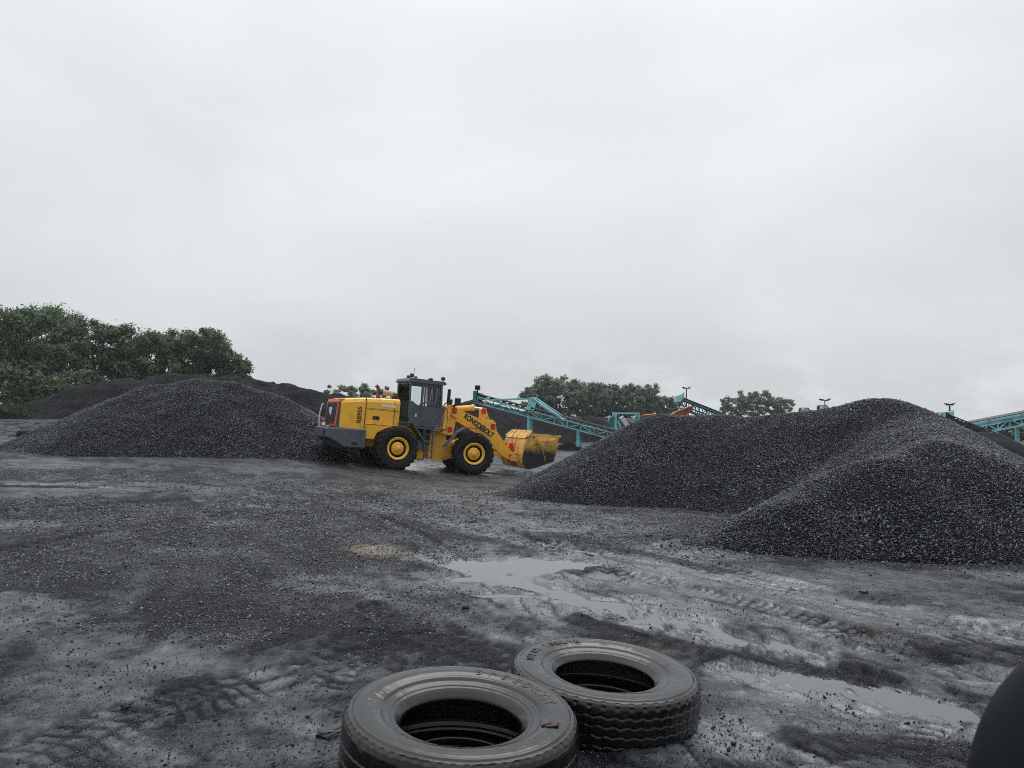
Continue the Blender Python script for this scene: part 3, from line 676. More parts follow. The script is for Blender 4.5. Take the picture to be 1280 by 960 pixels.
truck_tyre('truck tyre with zigzag block tread lying tilted behind the other tyre', 757, 832, 4.35, .528, .285, (1.0, 4.0), 0, 'block', 0)

# ------------------------------------------------------------------ wing mirror at the right edge
c = at(1343, 990, .78)
wm = empty('wing_mirror', T3(c), (0, R(13), R(-8))); tag(wm, 'dark rounded wing mirror of a vehicle at the bottom right corner', 'wing mirror')
def superell(a, b_, c_, e, y_cut=None, nu=40, nv=24):
    vs = []; fs = []
    sg = lambda v, p: math.copysign(abs(v) ** p, v)
    for i in range(nv + 1):
        t = math.pi * (i / nv - .5)
        for k in range(nu):
            f = 2 * math.pi * k / nu
            vs.append((a * sg(math.cos(t), e) * sg(math.cos(f), e), b_ * sg(math.cos(t), e) * sg(math.sin(f), e), c_ * sg(math.sin(t), e)))
    for i in range(nv):
        for k in range(nu): fs.append((i * nu + k, i * nu + (k + 1) % nu, (i + 1) * nu + (k + 1) % nu, (i + 1) * nu + k))
    return vs, fs
b = MB(); b.add(*superell(.097, .06, .152, .95), True); b.build('housing', M['mirror_shell'], wm)
b = MB()
n = 28; ring = [(.048 * math.copysign(abs(math.cos(2 * math.pi * k / n)) ** .6, math.cos(2 * math.pi * k / n)), .075 * math.copysign(abs(math.sin(2 * math.pi * k / n)) ** .6, math.sin(2 * math.pi * k / n))) for k in range(n)]
b.prism(ring, .040, .0615); b.build('mirror_glass', M['mirror_glass'], wm)
b = MB(); b.tube([(.07, 0, -.10), (.16, -.02, -.14), (.30, -.05, -.15)], [.028, .024, .03], 12); b.plan([(.28, -.12), (.34, -.12), (.34, .03), (.28, .03)], -.20, -.10); b.build('mount_arm', M['mirror_shell'], wm)

# ------------------------------------------------------------------ wheel loader
p_r = at(496, 560, 28.4)
YAW, PIT, ART = 28, 4.6, -11
hdg = Vector((math.cos(R(YAW)), math.sin(R(YAW)), 0)); lft = Vector((-math.sin(R(YAW)), math.cos(R(YAW)), 0))
p_axle = Vector((p_r.x, p_r.y, 0)) + lft * 1.42
zg = at(496, 588, 28.4).z
lo_ = empty('wheel_loader'); tag(lo_, 'yellow wheel loader with grey cab and raised bucket, parked between the heaps', 'wheel loader')
LOAD_M = Matrix.Translation((p_axle.x, p_axle.y, zg)) @ Matrix.Rotation(R(YAW), 4, 'Z') @ Matrix.Rotation(R(PIT), 4, 'Y')
lo_.matrix_world = LOAD_M
JX, WB = 1.65, 3.28
FM = Matrix.Translation((JX, 0, 0)) @ Matrix.Rotation(R(ART), 4, 'Z') @ Matrix.Translation((WB - JX, 0, 0))   # front half, origin under the front axle
I4 = Matrix()
YL, GR, DK = M['yellow'], M['grey'], M['dark']

def loader_wheel(Mx, x, side):
    zc = .80; yc = side * 1.12
    R0, W, n = .815, .60, 132
    prof = [(.40, .17), (.45, .24), (.55, .295), (.66, .30), (.735, .285), (.775, .255), (.80, .20), (.81, .10), (.812, 0)]
    prof = prof + [(r, -h) for r, h in prof[-2::-1]]
    vs = []
    for r, h in prof:
        for k in range(n):
            t = 2 * math.pi * k / n; rr = r
            if r > .77:
                s = (k + abs(h) / .3 * 3.2) % 6
                rr = r + (.012 if s < 3.4 else -.045)
            elif r > .70: rr = r + (.008 if (k + 3.2) % 6 < 3.4 else -.012)
            vs.append((x + rr * math.cos(t), yc + h, zc + rr * math.sin(t)))
    m = len(prof); b = MB(Mx)
    b.add(vs, [(i * n + k, i * n + (k + 1) % n, (i + 1) * n + (k + 1) % n, (i + 1) * n + k) for i in range(m - 1) for k in range(n)])
    w = b.build('wheel', M['rubber'], lo_)
    b = MB(Mx)
    b.lathe([(.415, .235), (.43, .255), (.415, .27), (.385, .265), (.345, .235), (.325, .21)], (x, yc, zc), 44, 'Y', side)
    b.lathe([(.415, .17), (.31, .1), (.30, -.25), (.42, -.27)], (x, yc, zc), 32, 'Y', side)
    b.build('rim', M['yellow'], w)
    b = MB(Mx); b.lathe([(.328, .212), (.31, .12), (.30, .06), (.0, .05)], (x, yc, zc), 44, 'Y', side); b.build('rim_well', M['black'], w)
    b = MB(Mx)
    b.lathe([(.245, .06), (.245, .18), (.240, .215), (.225, .232), (.12, .236), (.11, .255), (0, .257)], (x, yc, zc), 28, 'Y', side)
    for k in range(12):
        t = 2 * math.pi * k / 12
        b.cyl((x + .185 * math.cos(t), yc + side * .20, zc + .185 * math.sin(t)), (x + .185 * math.cos(t), yc + side * .26, zc + .185 * math.sin(t)), .018, n=6)
    b.build('hub', M['yellow'], w)
for Mx, x in ((I4, 0), (FM, 0)):
    for sd_ in (-1, 1): loader_wheel(Mx, x, sd_)
b = MB(); b.cyl((0, -.95, .8), (0, .95, .8), .17); b.lathe([(.0, .3), (.3, .2), (.36, 0), (.3, -.2), (0, -.3)], (0, 0, .8), 20); b.build('rear_axle', DK, lo_)
b = MB(FM); b.cyl((0, -.95, .8), (0, .95, .8), .17); b.lathe([(.0, .3), (.3, .2), (.36, 0), (.3, -.2), (0, -.3)], (0, 0, .8), 20); b.build('front_axle', DK, lo_)

# counterweight: wide cheeks, tapered tail, raked underside
def loft(b, secs):
    n = len(secs[0]); vs = sum(secs, []); fs = [tuple(range(n - 1, -1, -1)), tuple(range((len(secs) - 1) * n, len(secs) * n))]
    for i in range(len(secs) - 1):
        for k in range(n): fs.append((i * n + k, i * n + (k + 1) % n, (i + 1) * n + (k + 1) % n, (i + 1) * n + k))
    b.add(vs, fs)
b = MB()
def cw(x, w, z0, z1): return [(x, -w, z0 + .05), (x, -w + .05, z0), (x, w - .05, z0), (x, w, z0 + .05), (x, w, z1 - .03), (x, w - .03, z1), (x, -w + .03, z1), (x, -w, z1 - .03)]
loft(b, [cw(-1.22, 1.20, .70, 1.42), cw(-1.95, 1.20, .70, 1.41), cw(-2.12, 1.12, .80, 1.41), cw(-2.52, .86, 1.02, 1.38), cw(-2.58, .80, 1.05, 1.36)])
cwo = b.build('counterweight', GR, lo_)
b = MB(); b.box(-1.72, -1.52, -1.212, -1.196, .83, .92); b.build('lifting_slot', M['black'], cwo)
b = MB(); b.box(-2.592, -2.57, -.62, -.42, 1.08, 1.30); b.build('tow_slot', M['black'], cwo)
b = MB(); loft(b, [[(-1.3, -.95, .45), (-1.3, .95, .45), (-1.3, .95, .70), (-1.3, -.95, .70)], [(-2.3, -.7, .72), (-2.3, .7, .72), (-2.3, .7, .98), (-2.3, -.7, .98)]]); b.build('belly_guard', M['black'], lo_)
# hood
b = MB()
def hd(x, w, z0, z1, r=.16): return [(x, -w, z0), (x, w, z0), (x, w, z1 - r), (x, w - r * .35, z1 - r * .3), (x, w - r, z1), (x, -w + r, z1), (x, -w + r * .35, z1 - r * .3), (x, -w, z1 - r)]
loft(b, [hd(-2.12, .80, 1.42, 2.44), hd(-1.98, .86, 1.42, 2.50), hd(-1.22, .88, 1.42, 2.585)])
hood = b.build('hood', YL, lo_)
b = MB(); loft(b, [hd(-1.205, .88, 1.62, 2.585), hd(-.2, .88, 1.62, 2.635), hd(.12, .86, 1.62, 2.64)]); b.build('side_door', YL, hood)
b = MB(); b.prism([(-1.205, 1.08), (-1.205, 1.60), (.02, 1.60), (-.15, 1.55), (-.45, 1.50), (-.75, 1.32), (-.85, 1.08)], -1.02, 1.02); b.build('rear_fender', YL, lo_)
b = MB(); b.box(-1.215, -1.20, -.90, .90, 1.45, 2.57); b.build('panel_gap', M['black'], hood)
for s in (-1, 1):
    b = MB(); b.box(-.92, -.66, s * .884 - .004, s * .884 + .004, 1.80, 1.93); b.build('door_handle', M['black'], hood)
    b = MB(); b.box(-.62, -.05, s * .884 - .004, s * .884 + .004, 2.30, 2.39); b.build('sticker', M['white'], hood)
for s in (-1, 1):
    b = MB()
    for z in (2.16, 2.20): b.box(-1.18, .10, s * .883 - .003, s * .883 + .003, z, z + .012)
    b.box(-.1, -.085, s * .884 - .003, s * .884 + .003, 1.66, 2.55)
    b.build('crease_lines', M['rust'], hood)
vs_, fs_ = text_geo('RB955', .23, .004, .006)
for s in (-1, 1):
    b = MB()
    # reads upwards, letters turned on their side
    b.add([(-1.42 + y * s * -s if False else -1.42 - y, s * .884 + s * z, 1.93 + x) if s < 0 else (-1.42 + y, s * .884 + s * z, 1.93 + x) for x, y, z in vs_], fs_)
    b.build('lettering', M['brown_marks'], hood)
# rear grille in its frame, brace, lamps
b = MB(); b.prism([(-2.26, 1.42), (-2.11, 1.42), (-2.11, 2.46), (-2.19, 2.46)], -.74, .74); gri = b.build('rear_frame', M['grey'], lo_)
b = MB(); b.hexa([(-2.275, -.62, 1.50), (-2.255, -.62, 1.50), (-2.255, .62, 1.50), (-2.275, .62, 1.50), (-2.222, -.62, 2.28), (-2.20, -.62, 2.28), (-2.20, .62, 2.28), (-2.222, .62, 2.28)]); b.build('grille', M['black'], gri)
b = MB()
for i in range(6):
    y = -.62 + i * .248; b.bar((-2.285, y, 1.50), (-2.232, y, 2.28), .02, .02)
b.bar((-2.262, -.62, 1.86), (-2.262, .62, 1.86), .02, .02); b.build('grille_bars', M['grey'], gri)
b = MB(); b.cyl((-2.275, .05, 1.98), (-2.235, .05, 1.985), .16, n=20); b.build('fan_hub', M['white'], gri)
b = MB(); b.prism([(-2.225, 2.34), (-2.0, 2.34), (-2.0, 2.475), (-2.19, 2.46)], -.78, .78); b.build('rear_hood_edge', M['orange_red'], gri)
for s in (-1, 1): b = MB(); b.bar((-2.27, s * .72, 1.44), (-2.20, s * .72, 2.36), .04, .05); b.build('grille_post', M['orange_red'], gri)
b = MB()
for s in (-1, 1): b = MB(); b.bbox(-2.42, -2.30, s * .62 - .13, s * .62 + .13, 1.40, 1.52, .03); b.build('tail_light', M['red'], lo_)
b = MB(); b.bar((-2.38, -.5, 1.45), (-2.38, .5, 1.45), .03, .03); b.box(-2.46, -2.44, -.08, .38, 1.44, 1.56); b.build('number_plate', M['white'], lo_)
b = MB(); b.tube([(-2.50, .62, 1.36), (-2.51, .62, 1.9), (-2.46, .62, 2.22), (-2.40, .62, 2.26)], .022); b.build('marker_rod', M['white'], lo_)
# exhaust stack and muffler
b = MB(); b.tube([(-.62, -.35, 2.58), (-.62, -.35, 2.92), (-.64, -.35, 3.02), (-.72, -.35, 3.10)], .07, 12); ex = b.build('exhaust_pipe', M['rust'], lo_)
b = MB(); b.cyl((-.50, -.35, 2.86), (.08, -.35, 2.83), .10, n=16); b.tube([(-.05, -.35, 2.62), (-.05, -.35, 2.78)], .05); b.build('muffler', M['tan'], lo_)
b = MB(); b.cyl((-.60, -.35, 2.865), (-.47, -.35, 2.86), .11, n=16); b.build('muffler_elbow', DK, lo_)
b = MB(); b.cyl((.02, -.3, 2.60), (.02, -.3, 2.80), .13, n=16); b.cyl((.02, -.3, 2.80), (.02, -.3, 2.86), .17, n=16); b.build('air_cleaner', DK, lo_)

# cab
CX0, CX1, CY, CZ0, CZ1 = .54, 1.92, .72, 1.72, 3.40
b = MB()
b.prism([(.42, 3.40), (.46, 3.36), (1.90, 3.36), (1.99, 3.41), (1.90, 3.50), (.48, 3.51)], -.77, .77)
cab_roof = b.build('cab_roof', GR, lo_)
b = MB()
# lower body: raked rear, bulged front door skin
b.prism([(.55, 1.70), (1.86, 1.70), (1.96, 1.85), (1.92, 2.42), (1.10, 2.50), (.86, 2.50), (.66, 2.62), (.50, 2.62), (.50, 2.10), (.56, 1.95)], -CY, CY)
cab = b.build('cab_body', GR, lo_)
b = MB(); b.prism([(.22, 2.05), (.56, 1.95), (.56, 2.60), (.22, 2.60)], -.70, .70); b.build('battery_box', M['black'], cab)
b = MB()
for s in (-1, 1):
    y = s * (CY - .03)
    b.bar((.55, y, 2.55), (.52, y, 3.37), .06, .07); b.bar((1.06, y, 1.75), (1.03, y, 3.37), .07, .10); b.bar((1.86, y, 2.35), (1.80, y, 3.37), .07, .09)
    b.bar((.62, y, 2.62), (.98, y, 2.36), .04, .07); b.bar((1.06, y, 2.47), (1.86, y, 2.42), .04, .06); b.bar((.52, y, 3.33), (1.82, y, 3.33), .05, .06)
    if s < 0: b.bar((1.16, y, 2.52), (1.13, y, 3.3), .05, .05); b.bar((1.75, y, 2.47), (1.70, y, 3.3), .05, .05)
b.bar((.54, -.68, 2.58), (.54, .68, 2.58), .05, .06); b.bar((1.85, -.7, 2.42), (1.85, .7, 2.42), .05, .06); b.bar((1.80, -.7, 3.33), (1.80, .7, 3.33), .05, .06); b.bar((.52, -.68, 3.33), (.52, .68, 3.33), .05, .06)
b.build('cab_frame', GR, lo_)
b = MB()
for s in (-1, 1):
    y = s * (CY - .03)
    b = MB(); b.hexa([(.58, y - .004, 2.60), (.99, y - .004, 2.38), (.99, y + .004, 2.38), (.58, y + .004, 2.60), (.55, y - .004, 3.30), (.97, y - .004, 3.30), (.97, y + .004, 3.30), (.55, y + .004, 3.30)]); b.build('side_window', M['glass'], lo_)
b = MB()
for s in (-1, 1):
    y = s * (CY - .03)
    b = MB(); b.hexa([(1.19, y - .004, 2.50), (1.73, y - .004, 2.47), (1.73, y + .004, 2.47), (1.19, y + .004, 2.50), (1.16, y - .004, 3.30), (1.68, y - .004, 3.30), (1.68, y + .004, 3.30), (1.16, y + .004, 3.30)]); b.build('door_window', M['glass'], lo_)
b = MB(); b.hexa([(.535, -.66, 2.62), (.545, -.66, 2.62), (.545, .66, 2.62), (.535, .66, 2.62), (.512, -.66, 3.30), (.522, -.66, 3.30), (.522, .66, 3.30), (.512, .66, 3.30)]); b.build('rear_window', M['glass'], lo_)
b = MB(); b.hexa([(1.855, -.68, 2.46), (1.865, -.68, 2.46), (1.865, .68, 2.46), (1.855, .68, 2.46), (1.80, -.68, 3.30), (1.81, -.68, 3.30), (1.81, .68, 3.30), (1.80, .68, 3.30)]); b.build('windscreen', M['glass'], lo_)
b = MB()
for i in range(4):
    x = 1.24 + i * .12; b.bar((x, -.665, 2.55), (x + (.07 if i % 2 else -.05), -.665, 3.25), .028, .008)
b.build('window_curtain', M['white'], lo_)
b = MB(); b.bbox(.62, 1.02, -.26, .26, 2.30, 2.42, .05); b.bar((.70, 0, 2.40), (.64, 0, 2.84), .42, .10, (1, 0, 0)); b.build('operator_seat', M['black'], lo_)
b = MB(); b.tube([(1.50, 0, 2.3), (1.40, 0, 2.62)], .03); b.cyl((1.40, 0, 2.62), (1.39, 0, 2.64), .19, n=20); b.build('steering_wheel', M['black'], lo_)
b = MB(); b.bar((1.78, -.73, 1.9), (1.30, -.73, 2.40), .012, .03); b.build('grab_bar', M['grey'], cab)
b = MB(); b.box(.80, .86, -.732, -.718, 2.05, 2.16); b.build('door_latch', M['white'], cab)
for x, y in ((.56, -.64), (.85, .50), (1.86, -.64), (1.86, .64)):
    b = MB(); b.cyl((x, y, 3.50), (x, y, 3.56), .02, n=8); b.bbox(x - .06, x + .06, y - .09, y + .09, 3.55, 3.69, .03); b.build('work_light', M['black'], cab_roof)
b = MB(); b.cyl((.85, -.3, 3.50), (.85, -.3, 3.62), .07, .06, 12); b.build('beacon', M['grey'], cab_roof)
b = MB(); b.cyl((1.5, 0, 3.5), (1.5, 0, 3.58), .04, n=10); b.build('roof_vent', M['grey'], cab_roof)
b = MB(); b.tube([(.95, .2, 3.5), (.95, .2, 4.0)], .008, 6); b.build('aerial', M['black'], cab_roof)
for s in (-1, 1):
    b = MB(); b.tube([(1.92, s * .80, 2.6), (2.02, s * 1.0, 2.75), (2.02, s * 1.0, 3.15)], .02); b.bbox(1.98, 2.05, s * 1.0 - .10, s * 1.0 + .10, 2.72, 3.22, .03); b.build('side_mirror', M['black'], lo_)
# platform, ladder, rear mudguard strut, tanks
b = MB(); b.box(.80, 1.98, -1.15, 1.15, 1.60, 1.66); b.build('platform', GR, lo_)
b = MB(); b.bar((.10, -1.12, 1.78), (.55, -1.12, 1.80), .50, .05); b.bar((.50, -1.12, 1.80), (1.02, -1.12, 1.16), .46, .05); b.bar((1.02, -1.12, 1.18), (1.04, -1.12, .86), .46, .05); b.build('mudguard', GR, lo_)
b = MB(); b.bar((.10, 1.12, 1.78), (.55, 1.12, 1.80), .50, .05); b.bar((.50, 1.12, 1.80), (1.02, 1.12, 1.16), .46, .05); b.build('mudguard', GR, lo_)
b = MB()
for x in (1.08, 1.40): b.bar((x, -1.18, 1.62), (x + .03, -1.20, .50), .035, .05)
for k in range(4): b.box(1.09, 1.43, -1.27, -1.12, .52 + k * .29, .55 + k * .29)
b.tube([(1.98, -1.12, 1.66), (1.98, -1.12, 2.3), (1.9, -1.05, 2.5)], .018); b.tube([(1.04, -1.16, 1.66), (1.04, -1.16, 1.1)], .018); b.build('ladder', M['grey'], lo_)
b = MB(); b.bbox(.88, 1.22, -1.0, 1.0, .42, 1.10, .05); b.bbox(-1.0, 1.5, -.45, .45, .75, 1.65, .06); b.build('rear_chassis', YL, lo_)
b = MB(); b.bbox(1.0, 1.5, -.7, .7, 1.0, 1.58, .04); b.build('oil_tank', DK, lo_)

# front half
b = MB(FM)
b.prism([(-1.65, .45), (-1.15, .42), (-.7, .55), (-.55, 1.0), (-.95, 1.15), (-1.05, 1.55), (-1.65, 1.58)], -.62, .62)
b.prism([(-.6, .6), (.75, .55), (.80, 1.15), (.3, 1.35), (-.6, 1.3)], -.42, .42)
b.build('front_chassis', YL, lo_)
b = MB(FM)
for s in (-1, 1):
    b.prism([(-1.22, 1.50), (-.72, 1.48), (-.62, 2.10), (-.66, 2.58), (-.98, 2.63), (-1.12, 2.35)], s * .50 - .05, s * .50 + .05)
    b.prism([(-1.22, 1.50), (-.98, 1.50), (-.90, 2.62), (-1.0, 2.62)], s * .62 - .07, s * .62 + .07)
b.box(-1.30, -.72, -.72, .72, 1.46, 1.53); b.box(-1.0, -.7, -.5, .5, 2.2, 2.5); b.build('boom_tower', YL, lo_)
b = MB(FM)
boom = [(-1.0, 2.30), (-.92, 2.48), (-.66, 2.50), (-.05, 2.30), (.50, 2.12), (.70, 2.11), (.82, 2.20), (.98, 2.06), (1.02, 1.78), (1.18, 1.58), (1.68, 1.02), (1.84, .90), (1.86, .72), (1.72, .62), (1.35, .80), (.98, 1.10), (.80, 1.35), (.46, 1.62), (-.25, 1.98), (-.72, 2.18)]
for s in (-1, 1): b.prism(boom, s * .58 - .06, s * .58 + .06)
b.box(.55, .85, -.52, .52, 1.62, 1.86)
boom_o = b.build('lift_arm', YL, lo_)
vs_, fs_ = text_geo('RONGDEBOLT', .30, .004, .014)
wd = max(v[0] for v in vs_) - min(v[0] for v in vs_); sc_ = 1.42 / wd
b = MB(FM); an = R(-30.5)
b.add([(.28 + (x * sc_) * math.cos(an) - y * math.sin(an), -.642 - z, 1.90 + (x * sc_) * math.sin(an) + y * math.cos(an)) for x, y, z in vs_], fs_); b.build('lettering', M['letters'], boom_o)
b = MB(FM)
b.prism([(.44, 2.52), (.52, 2.66), (.66, 2.64), (.74, 2.40), (.98, 1.95), (1.0, 1.72), (.92, 1.22), (1.02, 1.0), (.86, .96), (.72, 1.2), (.70, 1.7), (.62, 1.95), (.44, 2.25)], -.14, .14); b.build('bell_crank', YL, lo_)
b = MB(FM); b.cyl((-.86, 0, 2.46), (.16, 0, 2.62), .115, n=18); b.cyl((.08, 0, 2.607), (.18, 0, 2.623), .135, n=18); b.build('tilt_cylinder', YL, lo_)
b = MB(FM); b.cyl((.16, 0, 2.62), (.56, 0, 2.59), .055, n=12); b.build('cylinder_rod', M['chrome'], lo_)
b = MB(FM); b.tube([(.06, -.13, 2.44), (.02, -.16, 2.36), (.16, -.16, 2.32), (.22, -.13, 2.40)], .035); b.build('hose_clamp', M['black'], lo_)
b = MB(FM); b.cyl((.95, 0, 1.02), (1.72, 0, 1.05), .08, n=12); b.build('bucket_link', YL, lo_)
for s in (-1, 1):
    b = MB(FM); b.cyl((-.85, s * .40, 1.1), (.2, s * .40, 1.35), .10, n=14); b.build('lift_cylinder', YL, lo_)
    b = MB(FM); b.cyl((.2, s * .40, 1.35), (.62, s * .44, 1.45), .05, n=12); b.build('cylinder_rod', M['chrome'], lo_)
for x, z, y in ((-.76, 2.42, .66), (-.88, 1.66, .70), (.87, 1.93, .66), (.56, 2.52, .16), (1.72, .77, .66), (1.74, 1.22, .40)):
    for s in (-1, 1): b = MB(FM); b.bbox(x - .09, x + .09, s * y - .02, s * y + .02, z - .11, z + .11, .015); b.build('pin_cover', M['red'], lo_)
for s in (-1, 1):
    b = MB(FM)
    b.bar((-1.15, s * 1.12, .98), (-.70, s * 1.12, 1.58), .52, .04); b.bar((-.72, s * 1.12, 1.57), (-.40, s * 1.12, 1.78), .52, .04); b.bar((-.42, s * 1.12, 1.775), (.35, s * 1.12, 1.80), .52, .04)
    b.bar((-.3, s * .6, 1.72), (-.3, s * 1.3, 1.76), .06, .03); b.build('front_mudguard', GR, lo_)
    b = MB(FM); b.tube([(-.80, s * .62, 2.55), (-.72, s * .72, 2.72)], .04); b.bbox(-.78, -.58, s * .74 - .13, s * .74 + .13, 2.68, 2.92, .04); b.build('headlight', M['black'], lo_)
    b = MB(FM); b.box(-.575, -.57, s * .74 - .10, s * .74 + .10, 2.72, 2.88); b.build('lamp_glass', M['white'], lo_)
b = MB(FM); b.tube([(-1.1, -.3, 2.3), (-1.3, -.35, 2.5), (-1.35, -.3, 2.1), (-1.5, -.3, 1.6)], .035); b.tube([(-1.0, .1, 2.4), (-1.25, .1, 2.7), (-1.4, .1, 2.2), (-1.6, .1, 1.7)], .035); b.tube([(-.9, .3, 2.5), (-1.2, .3, 2.66), (-1.45, .3, 1.9)], .035); b.build('hydraulic_hose', M['black'], lo_)

# bucket: rolled back shell, open towards the top front
BW = 1.48
prof = [(2.20, 1.70), (2.06, 1.50), (1.98, 1.20), (1.92, .90), (1.93, .62), (2.03, .42), (2.22, .36), (2.55, .46), (3.18, .72), (3.30, .80)]
b = MB(FM)
inner = []
for i, (x, z) in enumerate(prof):
    a = Vector(prof[max(i - 1, 0)]); c_ = Vector(prof[min(i + 1, len(prof) - 1)]); d = (c_ - a).normalized(); nn = Vector((-d.y, d.x))
    inner.append((x + nn.x * .04, z + nn.y * .04))
b.prism(prof + inner[::-1], -BW, BW)
bucket = b.build('bucket', M['yellow_worn'], lo_)
side = [(2.14, 1.60), (2.06, 1.50), (1.98, 1.20), (1.92, .90), (1.93, .62), (2.03, .42), (2.22, .36), (2.55, .46), (3.18, .72), (3.28, 1.10), (3.30, 1.62), (2.9, 1.50), (2.5, 1.52)]
M['bucket_side'] = None
def bucket_side_mat():
    m = mat('coal_blackened_bucket_plate', (.80, .43, .08), .5, var=.15, vscale=4, dirt=(.06, .045, .03), dscale=2.4, damt=.5)
    t = m.node_tree; p = t.nodes['Principled BSDF']; A = t.nodes.new; K = t.links.new
    src = p.inputs['Base Color'].links[0].from_socket
    c = A('ShaderNodeTexCoord'); se = A('ShaderNodeSeparateXYZ'); K(c.outputs['Object'], se.inputs[0])
    n = A('ShaderNodeTexNoise'); n.inputs['Scale'].default_value = 5; n.inputs['Detail'].default_value = 6; K(c.outputs['Object'], n.inputs[0])
    ma = A('ShaderNodeMath'); ma.operation = 'MULTIPLY_ADD'; ma.inputs[1].default_value = .35; K(n.outputs[0], ma.inputs[0]); K(se.outputs[2], ma.inputs[2])
    r = A('ShaderNodeMapRange'); r.inputs[1].default_value = 1.20; r.inputs[2].default_value = 1.56; K(ma.outputs[0], r.inputs[0])
    x = A('ShaderNodeMix'); x.data_type = 'RGBA'; x.inputs[6].default_value = (.013, .013, .014, 1); K(src, x.inputs[7]); K(r.outputs[0], x.inputs[0]); K(x.outputs[2], p.inputs['Base Color'])
    return m
M['bucket_side'] = bucket_side_mat()
for s in (-1, 1):
    b = MB(FM); b.prism(side, s * BW, s * (BW + .045)); b.build('bucket_side', M['bucket_side'], bucket)
for s in (-1, 1): b = MB(FM); b.bar((2.62, s * (BW + .052), 1.42), (2.86, s * (BW + .052), .72), .012, .05, (0, 1, 0)); b.build('weld_seam', M['yellow'], bucket)
b = MB(FM); b.prism([(2.10, 1.58), (2.20, 1.72), (2.60, 1.70), (3.05, 1.66), (3.42, 1.70), (3.46, 1.74), (3.40, 1.78), (2.62, 1.77), (2.20, 1.80), (2.04, 1.62)], -BW - .06, -BW + .16)
b.prism([(2.10, 1.58), (2.20, 1.72), (2.60, 1.70), (3.05, 1.66), (3.42, 1.70), (3.46, 1.74), (3.40, 1.78), (2.62, 1.77), (2.20, 1.80), (2.04, 1.62)], BW - .16, BW + .06)
b.prism([(2.04, 1.56), (2.14, 1.54), (2.30, 1.86), (2.26, 1.90)], -BW + .16, BW - .16)
b.build('spill_guard', M['yellow_worn'], bucket)
b = MB(FM)
b.prism([(3.18, .74), (3.27, 1.10), (3.34, 1.70), (3.38, 1.70), (3.31, 1.08), (3.24, .72)], -BW + .0, BW - .0); b.build('cutting_edge', M['yellow_worn'], bucket)
b = MB(FM)
for s in (-.58, .58):
    for d in (-.1, .1): b.prism([(1.62, .68), (1.70, .62), (2.02, .60), (2.04, 1.0), (1.75, .92)], s + d - .025, s + d + .025)
for d in (-.16, .16): b.prism([(1.66, 1.0), (1.95, .95), (2.06, 1.42), (1.70, 1.18)], d - .03, d + .03)
b.build('bucket_hinge', M['yellow_worn'], bucket)

# ------------------------------------------------------------------ conveyors
def conveyor(name, label, p0, p1, w, dep, n, mt, legs=(), roller=True, load=None, cat='conveyor', rail=False, chord=.09, web=.06):
    """p0 head, p1 tail: two side trusses carrying a belt"""
    root = empty(name, (p1[0], p1[1], float(g(p1[0], p1[1])))); tag(root, label, cat, 'conveyors of the screening plant')
    Mx = Matrix.Translation(-root.location)
    p0 = Vector(p0); p1 = Vector(p1); d = (p1 - p0); hz = Vector((d.x, d.y, 0)).normalized(); a = hz.cross(Vector((0, 0, 1))) * w / 2; up = Vector((0, 0, -dep))
    b = MB(Mx)
    for s in (-1, 1):
        q0 = p0 + a * s; q1 = p1 + a * s
        b.bar(q0, q1, chord, chord); b.bar(q0 + up, q1 + up, chord, chord)
        for i in range(n + 1):
            u = q0.lerp(q1, i / n); b.bar(u, u + up, web, web)
            if i < n:
                v = q0.lerp(q1, (i + 1) / n); b.bar(u + up if i % 2 else u, v if i % 2 else v + up, web, web)
    for i in range(0, n + 1):
        u = p0.lerp(p1, i / n) + up; b.bar(u - a, u + a, web, web)
    b.build('truss', mt, root)
    b = MB(Mx); o_ = Vector((0, 0, .16)); b.bar(p0 + o_, p1 + o_, w * .8, .05); b.bar(p0 + up * .6, p1 + up * .6, w * .7, .03); b.build('belt', M['belt'], root)
    b = MB(Mx)
    for i in range(n * 2 + 1):
        u = p0.lerp(p1, i / (n * 2)) + Vector((0, 0, .10)); b.cyl(u - a * .9, u + a * .9, .045, n=8)
    b.build('rollers', M['dark'], root)
    b = MB(Mx); b.cyl(p0 - a * .9, p0 + a * .9, .24, n=16); b.build('head_drum', M['dark'], root)
    for t, spread, ln in legs:
        u = p0.lerp(p1, t) + up
        for s in (-1, 1):
            f = u + a * s; gz = float(g(f.x, f.y)) - .05
            b = MB(Mx); b.bar(f + Vector((0, 0, dep * ln)), (f.x, f.y, gz), .16, .16, (0, 1, 0)); b.bar((f.x, f.y, gz + .04), (f.x, f.y, gz + .12), .4, .4, (0, 1, 0)); b.build('leg', mt, root)
    if rail:
        b = MB(Mx)
        for s in (-1, 1):
            for h in (.5, .85): b.bar(p0 + a * s + Vector((0, 0, h)), p0.lerp(p1, .45) + a * s + Vector((0, 0, h * .7)), .025, .025)
            for i in range(6):
                u = p0.lerp(p1, .45 * i / 5) + a * s; b.bar(u, u + Vector((0, 0, .85 - .05 * i)), .03, .03)
        b.build('guard_rail', M['dark'], root)
    if load:
        n_ = 900; t = rng.uniform(.12, .98, n_); off = rng.normal(0, .12, n_) * w
        P = np.array([list(p0.lerp(p1, tt) + a * (oo * 2 / w) + Vector((0, 0, .19))) for tt, oo in zip(t, off)]) - np.array(root.location)
        V, F, tt = stones(P, rng.uniform(.05, .13, n_)); np_mesh('stone_load', V, F, load, root, attrs={'tint': tt})
    return root, Mx

